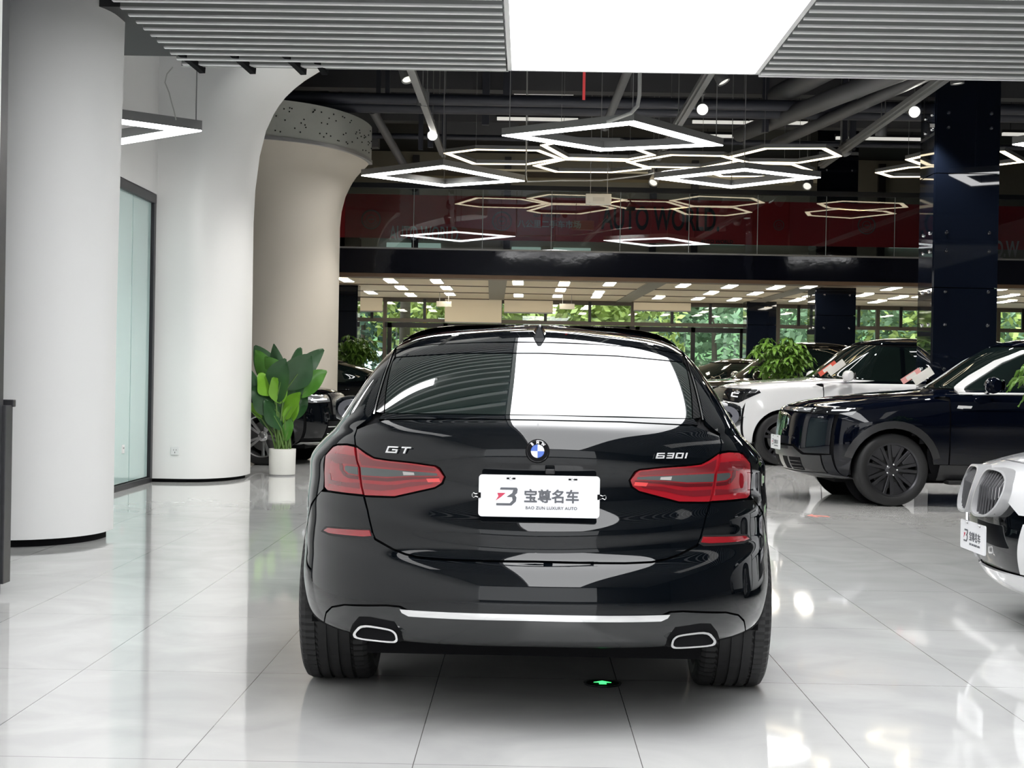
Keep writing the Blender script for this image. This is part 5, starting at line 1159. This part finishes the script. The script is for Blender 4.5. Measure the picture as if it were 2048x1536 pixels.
def common_car(t, s, wb, wr, paint, glass, beltz, A, P, roofz, clad=None, arch=.05, wheel_m=None, style='ten', wy=.82, fast=False, hubrot=0.0, wd=.25, doors=True, hood_v=(8.6, 12.0), nose_u=2.42, top=None):
    """Body panels shared by all cars. A: y of windscreen base, P: list of door cut lines."""
    y_ = lambda pts, **k: [tuple(p) for p in s.inv(pts, 'yz', k.get('ur', (.3, 2.93)), k.get('vr', (0, s.N - 4)))]
    ra = wr + arch; wc = wr
    yl = lambda pts, **k: y_([tuple(p) for p in densify(pts, .06, False)], **k)
    undershell(s, 'inner_body', m_black, t, -.02, holes=((0, wc, ra + .01), (wb, wc, ra + .01)), nu=110, nvk=4)
    K = dict(gu=.03, gv=.35, both=True)
    zb = .30
    # side windows
    zt_ = roofz
    ptop = lambda y: zt_
    g = dict(ur=(.4, 2.8), vr=(11.5, s.N - 4)); kw = dict(gu=.04, gv=.3, both=True, off=-.004, **g)
    d0, d1, d2, d3 = P      # rear edge of rear door glass, B pillar, front glass end, windscreen base
    patch(s, 'door_window', glass, t, [(d1 + .05, beltz), (d1 + .05, zt_), (d2 - .05, zt_), (d2 + (d3 - d2) * .45, (zt_ + beltz) / 2 + .04), (d3 - .12, beltz)], 'yz', **kw)
    patch(s, 'door_window', glass, t, [(d0, beltz + .01), (d0 + .03, zt_), (d1 - .02, zt_), (d1 - .02, beltz)], 'yz', **kw)
    patch(s, 'quarter_window', glass, t, [(d0 - .06, beltz + .02), (d0 - .04, zt_ - .01), (d0 - .35, zt_ - .06), (d0 - .55, beltz + .06)], 'yz', **kw)
    # doors
    cut = lambda yy: [(yy, .31 if clad is None else .43), (yy, .6), (yy, .9), (yy, beltz - .03)]
    b0 = .31 if clad is None else .43
    for ya_, yb_, nm in ((ra + .10, d1, 'rear_door'), (d1 + .01, wb - ra - .16, 'front_door')):
        patch(s, nm, paint, t, [(ya_, b0), (yb_ - .005, b0), (yb_ - .005, beltz - .035), (ya_ - .02, beltz - .035), (ya_ - .02, .8)], 'yz', gu=.03, gv=.35, both=True, ur=(.5, 2.8), vr=(0, 13.2))
        for sx in (-1, 1):
            xx = sx * (s.S(np.array([1.5]), np.array([8.3]))[0, 0] + .004); hy = ya_ + .2
            MB().tube([(xx, hy, beltz - .13), (xx + sx * .02, hy + .03, beltz - .13), (xx + sx * .02, hy + .18, beltz - .13), (xx, hy + .21, beltz - .13)], .012, 8).build('door_handle', paint, t, smooth=True)
    # rear quarter
    patch(s, 'quarter_panel', paint, t, y_([(-ra - .02, .36), (-ra - .02, .6)]) + y_(arcp(0, wc, ra, 150, 10)) + yl([(ra + .09, b0), (ra + .07, .8), (ra + .07, beltz - .03)]) + [(.7, 12.4), (.35, 12.2), (.3, 8), (.32, 3)], 'uv', **K)
    patch(s, 'window_frame', top or paint, t, y_([(d3 - .02, beltz - .03), (d0 - .6, beltz - .02), (d0 - .62, beltz + .05), (d0 - .38, zt_ - .04), (d0, zt_ + .012), (d2, zt_ + .012), (d2 + (d3 - d2) * .47, (zt_ + beltz) / 2 + .065), (d3 + .0, beltz)]) + [], 'uv', gu=.03, gv=.3, both=True, off=-.009)
    # front fender: from the door cut round the arch to the headlamp edge
    D = y_([(wb - ra - .15, beltz - .04)], ur=(1, 2.7), vr=(7, 12.6))[0]; D2 = (D[0], min(D[1] + .5, 12.0)); nu_ = nose_u
    hm = (nu_ * .55 + D2[0] * .45 + .02, hood_v[0] * .5 + D2[1] * .5)
    ff = yl([(wb - ra - .15, b0), (wb - ra - .02, b0)]) + y_(arcp(wb, wc, ra, 172, 40)) + y_([(wb + ra * .80, wc + ra * .62)]) + [(nu_, 5.5), (nu_ - .01, hood_v[0]), (hm[0] - .008, hm[1]), D2] + yl([(wb - ra - .15, beltz - .04), (wb - ra - .15, b0 + .03)])
    patch(s, 'bumper_side', paint, t, y_([(wb + ra * .76, wc + ra * .66)] + arcp(wb, wc, ra, 40, -8)) + [(nu_ - .005, 1.0), (nu_ - .005, 5.45)], 'uv', gu=.02, gv=.3, both=True)
    patch(s, 'front_fender', paint, t, ff, 'uv', gu=.02, gv=.3, both=True)
    fullpatch(s, 'hood', paint, t, [(nu_ + .01, hood_v[0]), (3, hood_v[0]), (3, 12.3), (D2[0] + .03, 12.3), (D2[0] + .008, D2[1] + .05), (hm[0] + .008, hm[1])], 'uv', gu=.02, gv=.25)
    fullpatch(s, 'windscreen', glass, t, [(2.2, 12.6), (3, 12.6), (3, 16.6), (2.32, 16.1)], 'uv', gu=.03, gv=.3)
    fullpatch(s, 'roof', top or paint, t, [(0, 16.8), (.5, 16.8), (1, 16.4), (2.1, 16.4), (2.34, 16.45), (3, 16.9), (3, s.N - 1.05), (0, s.N - 1.05)], 'uv', gu=.03, gv=.25)
    fullpatch(s, 'tailgate', paint, t, [(0, 5), (.6, 5), (.66, 11.8), (0, 11.8)], 'uv', gu=.03, gv=.3)
    fullpatch(s, 'rear_window', glass, t, [(0, 12.5), (.6, 12.5), (.55, 16.5), (0, 16.5)], 'uv', gu=.03, gv=.3)
    fullpatch(s, 'rear_bumper', paint, t, [(0, .5), (.55, .5), (.33, 2.8), (.3, 4.9), (0, 4.9)], 'uv', gu=.03, gv=.3)
    if clad:
        for y0, nm in ((0, 0), (wb, 1)):
            o_ = arcp(y0, wc, ra + .075, 165, 15); i_ = arcp(y0, wc, ra, 15, 165)
            patch(s, 'arch_cladding', clad, t, o_ + i_, 'yz', gu=.03, gv=.3, both=True, off=.012, ur=(.3, 2.8), vr=(0, 13))
        patch(s, 'sill_cladding', clad, t, [(ra + .04, .27), (wb - ra - .04, .27), (wb - ra - .06, .425), (ra + .06, .425)], 'yz', gu=.03, gv=.3, both=True, off=.008, ur=(.6, 2.4), vr=(0, 8))
    else:
        patch(s, 'sill', m_rubber, t, [(ra + .04, .24), (wb - ra - .04, .24), (wb - ra - .06, .30), (ra + .06, .30)], 'yz', gu=.03, gv=.3, both=True, ur=(.6, 2.4), vr=(0, 8))
    for y0 in (0, wb):
        for sx in (-1, 1):
            wheel(t, (sx * wy, y0, wr), wr, wd, wr * .72, style, sx, tread=False, rim_m=wheel_m, rot=hubrot)
            rows = [[(sx * x, y0 + ra * math.cos(math.radians(q)), wc + ra * math.sin(math.radians(q))) for q in range(-8, 189, 9)] for x in (wy - .25, wy + .06)]
            MB().grid(rows).add([(sx * (wy - .25), y0 + ra * math.cos(math.radians(q)), wc + ra * math.sin(math.radians(q))) for q in range(0, 360, 12)][:30], [tuple(range(30))]).build('wheel_well', m_black, t)
    MB().box((0, wb / 2, .28), (1.25, wb + 1.0, .12)).build('underbody', m_black, t)
    for sx in (-1, 1):
        xm = s.S(np.array([2.1]), np.array([12.4]))[0, 0]; ym = d3 - .30; rows = []
        for a in range(9):
            q = a / 8; rows.append([(sx * (xm + .08 + .24 * q), ym + .09 * math.cos(k * PI / 6) * math.sin(PI * (.15 + .7 * q)), beltz + .075 + .085 * math.sin(k * PI / 6) * math.sin(PI * (.2 + .62 * q)) ** .6) for k in range(13)])
        m_ = MB().grid(rows).add(rows[-1][:-1], [tuple(range(12))]).tube([(sx * (xm - .02), ym, beltz - .01), (sx * (xm + .12), ym, beltz + .03)], .025, 8).build('wing_mirror', paint, t, smooth=True)
        MB().prism([(sx * (xm + .20) + .09 * math.cos(k * PI / 10), ym - .095, beltz + .075 + .06 * math.sin(k * PI / 10)) for k in range(20)], (0, .008, 0)).build('mirror_glass', mat('mirror_glass'), m_)
    return y_
m_paint_blue = mat('blue_black_paint', (0.0012, 0.0022, 0.0065), 0.025, 0, 0, 1.5)
m_paint_white = mat('white_car_paint', (0.74, 0.74, 0.75), 0.12, 0, 1.0, 1.5)
m_paint_grey = mat('bronze_black_paint', (0.016, 0.014, 0.011), 0.04, 0, 1.0, 1.5)
m_lamp_lens = mat('headlamp_lens', (0.28, 0.29, 0.30), 0.06, 0.5, 1.0)
m_lamp_dark = mat('headlamp_dark', (0.015, 0.016, 0.018), 0.05, 0.2, 1.0)
m_drl = mat('drl_white', (0.85, 0.88, 0.92), 0.2, emit=0.5, ecol=(1, 1, 1))
m_clad = mat('grey_black_cladding', (0.028, 0.028, 0.030), 0.25)
FP = lambda s, nm, m, t, poly, **k: fullpatch(s, nm, m, t, poly, 'uv', gu=k.pop('gu', .015), gv=k.pop('gv', .2), **k)
BP = lambda s, nm, m, t, poly, **k: patch(s, nm, m, t, poly, 'uv', gu=k.pop('gu', .015), gv=k.pop('gv', .2), both=True, **k)

# ---- dark blue-black SUV, front quarter seen from its left side
P0 = (6.66, 17.08)
t = thing('car', 'blue-black SUV facing left with dark wheels, nearest car in the right-hand row', 'car', (*P0, 0), math.radians(93.7), 'cars parked in the right-hand row')
s = Shell(gen_rings(.995, -1.10, 3.94, 1.76, .26, .99, 1.18, 1.155, 2.30, 1.55, -.75, -.35, nf=2.7, Lf=1.05), bumps=((3.005, .6, .6, .42, .02), (0, .6, .6, .42, .02)))
common_car(t, s, 3.005, .37, m_paint_blue, m_tint, 1.165, 0, (.45, 1.15, 1.55, 2.32), 1.62, clad=m_clad, arch=.05, wheel_m=m_darkalloy, style='turbine', wy=.865, hubrot=.3)
FP(s, 'front_bumper', m_paint_blue, t, [(2.44, 3.6), (2.62, 3.6), (2.72, 4.4), (3, 4.4), (3, 7.3), (2.44, 7.3)])
FP(s, 'lamp_strip', m_lamp_lens, t, [(2.62, 7.5), (3, 7.5), (3, 8.2), (2.62, 8.2)], off=.002)
BP(s, 'headlamp', m_lamp_dark, t, [(2.34, 7.35), (2.60, 7.35), (2.60, 8.35), (2.42, 8.5), (2.30, 8.2)], off=.003)
BP(s, 'headlamp_signature', m_drl, t, [(2.37, 7.75), (2.47, 7.7), (2.47, 7.85), (2.39, 7.92), (2.39, 8.15), (2.36, 8.1)], off=.006)
FP(s, 'lower_grille', m_clad, t, [(2.50, 1.6), (3, 1.6), (3, 4.2), (2.74, 4.2), (2.64, 3.4), (2.50, 3.4)])
BP(s, 'air_intake', m_black, t, [(2.66, 1.8), (2.80, 1.8), (2.80, 3.1), (2.66, 3.1)], off=.004)
for vv in (2.0, 2.35, 2.7): BP(s, 'intake_slat', m_clad, t, [(2.66, vv), (2.80, vv), (2.80, vv + .07), (2.66, vv + .07)], off=.007)
BP(s, 'air_intake', m_black, t, [(2.84, 1.8), (2.93, 1.8), (2.93, 3.1), (2.84, 3.1)], off=.004)
BP(s, 'bumper_corner', m_paint_blue, t, [(2.42, .9), (2.49, .9), (2.49, 3.45), (2.43, 3.5)])
FP(s, 'chin_spoiler', mat('satin_grey', (.16, .16, .165), .25, .4), t, [(2.42, .5), (3, .5), (3, 1.45), (2.52, 1.45), (2.42, .8)], off=.004)
patch(s, 'fender_badge', m_silver, t, [(2.22, .99), (2.36, 1.0), (2.345, 1.03), (2.20, 1.025)], 'yz', ur=(1.2, 2.7), vr=(4, 12), off=.006, both=True, gu=.03, gv=.3)
patch(s, 'window_trim', m_silver, t, [(.38, 1.155), (1.2, 1.152), (2.30, 1.140), (2.30, 1.155), (1.2, 1.170), (.38, 1.173)], 'yz', ur=(.5, 2.8), vr=(9, 17), off=.006, both=True, gu=.03, gv=.3)
patch(s, 'window_trim', m_silver, t, [(2.30, 1.150), (2.05, 1.33), (1.80, 1.49), (1.55, 1.60), (1.2, 1.635), (.4, 1.63), (.4, 1.605), (1.2, 1.612), (1.53, 1.578), (1.76, 1.468), (2.0, 1.305), (2.22, 1.155)], 'yz', ur=(.5, 2.8), vr=(9, 19), off=.012, both=True, gu=.03, gv=.3)
patch(s, 'side_crease', m_paint_blue, t, [(.6, .985), (2.3, .985), (2.3, 1.0), (.6, 1.0)], 'yz', ur=(.5, 2.8), vr=(4, 12), off=.008, both=True, gu=.03, gv=.3)
MB().box((-.95, 1.5, .25), (.16, 1.9, .04)).box((.95, 1.5, .25), (.16, 1.9, .04)).build('running_board', m_rubber, t, bevel=.01)
Mt = Matrix.Translation((*P0, 0)) @ Matrix.Rotation(math.radians(93.7), 4, 'Z')
q = Mt @ Vector((0, 3.985, .60)); dealer_plate(q, math.radians(93.7 + 180), 'white number plate on the nose of the blue-black SUV', .42, .15)

# ---- white SUV behind it
P1 = (6.72, 24.35)
t = thing('car', 'white SUV facing left behind the blue-black one, black roof pillars', 'car', (*P1, 0), math.radians(94), 'cars parked in the right-hand row')
s = Shell(gen_rings(1.0, -1.15, 3.86, 1.93, .30, 1.14, 1.30, 1.25, 2.35, 1.62, -.95, -.7, nf=3.2, Lf=.9), bumps=((2.997, .6, .62, .42, .02),))
common_car(t, s, 2.997, .39, m_paint_white, m_tint, 1.265, 0, (.45, 1.15, 1.60, 2.36), 1.78, clad=None, arch=.05, wheel_m=m_darkalloy, style='ten', wy=.86, top=m_paint)
FP(s, 'front_bumper', m_paint_white, t, [(2.44, 2.6), (3, 2.6), (3, 6.2), (2.70, 6.2), (2.66, 6.3), (2.44, 6.3)])
FP(s, 'valance', m_clad, t, [(2.40, .5), (3, .5), (3, 2.5), (2.40, 2.5)], off=-.004)
FP(s, 'grille', mat('grille_mesh', (.06, .055, .045), .35, .7, noise=.9, nscale=60, bump=1.0), t, [(2.72, 6.4), (3, 6.4), (3, 8.4), (2.72, 8.4)], off=-.004)
BP(s, 'headlamp', m_lamp_dark, t, [(2.30, 7.9), (2.46, 6.9), (2.70, 6.9), (2.70, 8.2), (2.34, 8.35)], off=.003)
BP(s, 'headlamp_signature', m_drl, t, [(2.50, 7.25), (2.58, 7.25), (2.58, 7.7), (2.50, 7.7), (2.50, 7.6), (2.565, 7.6), (2.565, 7.35), (2.50, 7.35)], off=.006)
BP(s, 'bumper_vent', m_black, t, [(2.52, 3.6), (2.72, 3.6), (2.70, 5.6), (2.52, 5.6)], off=.004)
for vv in (4.6, 4.95, 5.3): BP(s, 'vent_fin', m_chrome, t, [(2.525, vv), (2.71, vv), (2.71, vv + .11), (2.525, vv + .11)], off=.009)
BP(s, 'lamp_base', m_paint_white, t, [(2.44, 6.35), (2.70, 6.35), (2.70, 6.8), (2.48, 6.8), (2.40, 7.3)])
# black pillars of the greenhouse
# ---- white saloon nose at the right edge
P2 = (6.23, 8.16)
t = thing('car', 'white saloon with twin black kidney-shaped grilles, only its nose in view at the right edge', 'car', (*P2, 0), math.radians(90), 'cars parked in the right-hand row')
s = Shell(gen_rings(.95, -1.15, 3.875, 1.515, .17, .84, 1.04, .985, 2.25, 1.4, -.2, .2, nf=2.5, Lf=1.0), bumps=((2.995, .6, .6, .42, .015),))
common_car(t, s, 2.995, .35, m_paint_white, m_tint, .995, 0, (.5, 1.15, 1.5, 2.3), 1.38, clad=None, arch=.05, wheel_m=m_alu, style='ten', wy=.80, hood_v=(8.9, 12.0))
FP(s, 'front_bumper', m_paint_white, t, [(2.44, 4.6), (2.70, 4.6), (2.76, 5.2), (3, 5.2), (3, 8.8), (2.44, 8.8)])
FP(s, 'lower_bumper', m_paint_white, t, [(2.44, .4), (3, .4), (3, 1.75), (2.70, 1.75), (2.56, 4.5), (2.44, 4.5)], off=.006)
FP(s, 'lower_intake', m_paint, t, [(2.70, 1.8), (3, 1.8), (3, 5.1), (2.765, 5.1), (2.60, 4.5), (2.63, 3.0)], off=-.012)
BP(s, 'bumper_blade', m_paint_white, t, [(2.70, 1.9), (2.735, 1.9), (2.67, 4.2), (2.60, 4.3)], off=.012)
BP(s, 'headlamp', m_lamp_dark, t, [(2.42, 7.2), (2.66, 6.9), (2.68, 8.0), (2.44, 8.3)], off=.003)
def kidney(sx):
    # rounded frame standing proud of the nose, with vertical double slats
    out = [(.035, .60), (.10, .575), (.26, .585), (.345, .64), (.375, .72), (.35, .79), (.27, .825), (.09, .83), (.045, .80), (.03, .70)]
    out = [tuple(p) for p in chaikin(out, 2)]; cx_, cz_ = .20, .70
    yy = lambda x, z: 3.922 - .035 * (abs(x) / .35) ** 2.4 - .075 * max(0, (z - .58) / .25) ** 1.6
    n = len(out); inn = [(cx_ + (x - cx_) * .92, cz_ + (z - cz_) * .91) for x, z in out]
    rings_ = [[(sx * x, yy(x, z) - .08, z) for x, z in out], [(sx * x, yy(x, z) + .008, z) for x, z in out], [(sx * x, yy(x, z) + .008, z) for x, z in inn], [(sx * x, yy(x, z) - .08, z) for x, z in inn]]
    V = [p for r_ in rings_ for p in r_]; Fq = [(a * n + i, a * n + (i + 1) % n, (a + 1) * n + (i + 1) % n, (a + 1) * n + i) for a in range(3) for i in range(n)]
    o = MB().add(V, Fq)  .build('kidney_frame', mat('silver_frame', (.55, .55, .56), .3, .5), t, smooth=True)
    MB().add([(sx * x, yy(x, z) - .03, z) for x, z in inn], [tuple(range(n))]).build('grille_back', m_black, o)
    for k in range(8):
        x = .075 + .035 * k
        zs_ = [z for (x_, z) in inn]; zl = [z for (x_, z) in inn if abs(x_ - x) < .03]
        if not zl: continue
        z0, z1 = min(zl), max(zl); zm = (z0 + z1) / 2 + .03
        MB().tube([(sx * x, yy(x, z0) - .02, z0), (sx * x, yy(x, zm) - .002, zm), (sx * x, yy(x, z1) - .02, z1)], .007, 5).build('grille_slat', mat('gloss_grey', (.045, .045, .05), .5), o)
for sx in (-1, 1): kidney(sx)
MB().lathe([(0, .004), (.036, .004), (.040, 0)], 32, face_mtx((0, 3.70, .836), (0, .5, .86))).build('hood_badge', m_black, t)
q = Vector((P2[0] - 3.90, P2[1], .46)); dealer_plate(q, math.radians(-90), 'white number plate on the nose of the white saloon', .44, .15)

# ---- black SUV behind the plant at the left
P3 = (-3.37 - 2.9 * math.cos(math.radians(8)), 21.95 + 2.9 * math.sin(math.radians(8)))
t = thing('car', 'glossy black SUV with silver spoked wheels behind the broad-leafed plant', 'car', (*P3, 0), math.radians(-98), 'black cars parked at the left')
s = Shell(gen_rings(.975, -1.05, 3.76, 1.70, .26, .98, 1.12, 1.08, 2.2, 1.5, -.7, -.3, nf=2.8, Lf=.95), bumps=((2.9, .6, .6, .42, .02),))
common_car(t, s, 2.9, .385, m_paint, m_tint, 1.09, 0, (.45, 1.1, 1.5, 2.22), 1.56, clad=None, arch=.045, wheel_m=m_alu, style='ten', wy=.84, hubrot=.2)
FP(s, 'front_bumper', m_paint, t, [(2.44, 2.2), (2.62, 2.2), (2.66, 4.6), (3, 4.6), (3, 4.9), (2.72, 5.2), (2.68, 6.6), (2.44, 6.6)])
BP(s, 'headlamp', m_lamp_lens, t, [(2.33, 7.2), (2.50, 6.7), (2.72, 6.8), (2.72, 8.0), (2.36, 8.3)], off=.003)
BP(s, 'headlamp_signature', m_drl, t, [(2.50, 7.0), (2.68, 7.05), (2.68, 7.25), (2.50, 7.2)], off=.006)
FP(s, 'grille', m_clad, t, [(2.75, 5.3), (3, 5.0), (3, 8.3), (2.76, 8.3)], off=.004)
MB().lathe([(.075, 0), (.088, .012), (.10, 0)], 36, face_mtx((0, 3.76, .80), (0, 1, 0))).box((0, 3.765, .80), (.7, .012, .03)).build('grille_star', m_chrome, t, smooth=True)
FP(s, 'lower_intake', m_black, t, [(2.64, 2.2), (3, 2.2), (3, 4.4), (2.68, 4.4)], off=-.005)
for vv in (2.7, 3.6): BP(s, 'intake_bar', m_chrome, t, [(2.66, vv), (2.85, vv), (2.85, vv + .12), (2.66, vv + .12)], off=.008)
FP(s, 'chin_spoiler', m_chrome, t, [(2.44, .6), (3, .6), (3, 1.5), (2.44, 1.5)], off=.002)

# ---- cars further back
def far_car(P, rz, lab, grp, paint, H=1.5, W=.92, nose=3.8, hf=.82, hr=1.02, belt=.99, glass=m_tint):
    t = thing('car', lab, 'car', (*P, 0), rz, grp)
    s = Shell(gen_rings(W, -1.05, nose, H, .2, hf, hr, belt, 2.2, 1.4, -.4, .1, nf=2.6, Lf=1.0))
    common_car(t, s, 2.9, .35, paint, glass, belt + .015, 0, (.5, 1.15, 1.5, 2.25), H - .14, wy=.78, doors=True)
    FP(s, 'front_bumper', paint, t, [(2.44, .8), (3, .8), (3, 6.6), (2.44, 6.6)])
    BP(s, 'headlamp', m_lamp_lens, t, [(2.36, 7.2), (2.50, 6.7), (2.72, 6.8), (2.72, 8.0), (2.38, 8.2)], off=.003)
    FP(s, 'grille', m_clad, t, [(2.75, 6.7), (3, 6.7), (3, 8.3), (2.76, 8.3)], off=.002)
far_car((-4.6, 28.1), math.radians(-90), 'glossy black car half hidden beyond the rounded warm-lit wall', 'black cars parked at the left', m_paint, H=1.55, belt=1.08, hr=1.16, hf=.98)
far_car((5.90, 28.3), math.radians(93), 'dark SUV with pale reflections on its windscreen, directly beyond the white SUV', 'cars parked in the right-hand row', m_paint_grey, H=1.95, W=.97, hf=1.10, hr=1.27, belt=1.24)
far_car((5.2, 32.3), math.radians(92), 'furthest bronze-black car of the right-hand row, beyond the two SUVs', 'cars parked in the right-hand row', m_paint_grey, H=1.70, W=.95, hf=1.08, hr=1.22, belt=1.18)

# price cards on windscreens and other loose items
def card(px, py, Y, w_, h_, tilt, m1, lab):
    P = at(px, py, Y); c = thing('price_card', lab, 'card', P, 0, 'price cards on the windscreens')
    R_ = Matrix.Rotation(tilt, 3, 'Y')
    MB().box((0, 0, 0), (w_, .006, h_), R_).build('card', m1, c)
    MB().box((0.0, -.0035, 0), (w_ * .7, .002, h_ * .5), R_).build('card_print', mat('card_print', (.75, .72, .68), .5), c)
m_cardred = mat('card_red', (.72, .12, .08), .5); m_cardw = mat('card_white', (.75, .73, .68), .5); m_cardp = mat('card_pink', (.75, .35, .33), .5)
card(1655, 737, 23.10, .07, .30, math.radians(52), m_cardred, 'red price card on the windscreen of the white SUV')
card(1673, 735, 23.05, .10, .28, math.radians(52), m_cardw, 'pale price card beside the red one on the white SUV windscreen')
card(1822, 752, 16.05, .06, .22, math.radians(56), m_cardp, 'pink price card on the windscreen of the blue-black SUV')
card(1846, 752, 16.0, .09, .22, math.radians(56), m_cardw, 'cream price card beside the pink one on the blue-black SUV windscreen')
card(1570, 735, 27.0, .11, .30, math.radians(48), m_cardw, 'pale price card on the windscreen beyond the white SUV')
card(1480, 737, 32.0, .08, .36, math.radians(55), m_cardred, 'orange-red price card on the furthest windscreen')
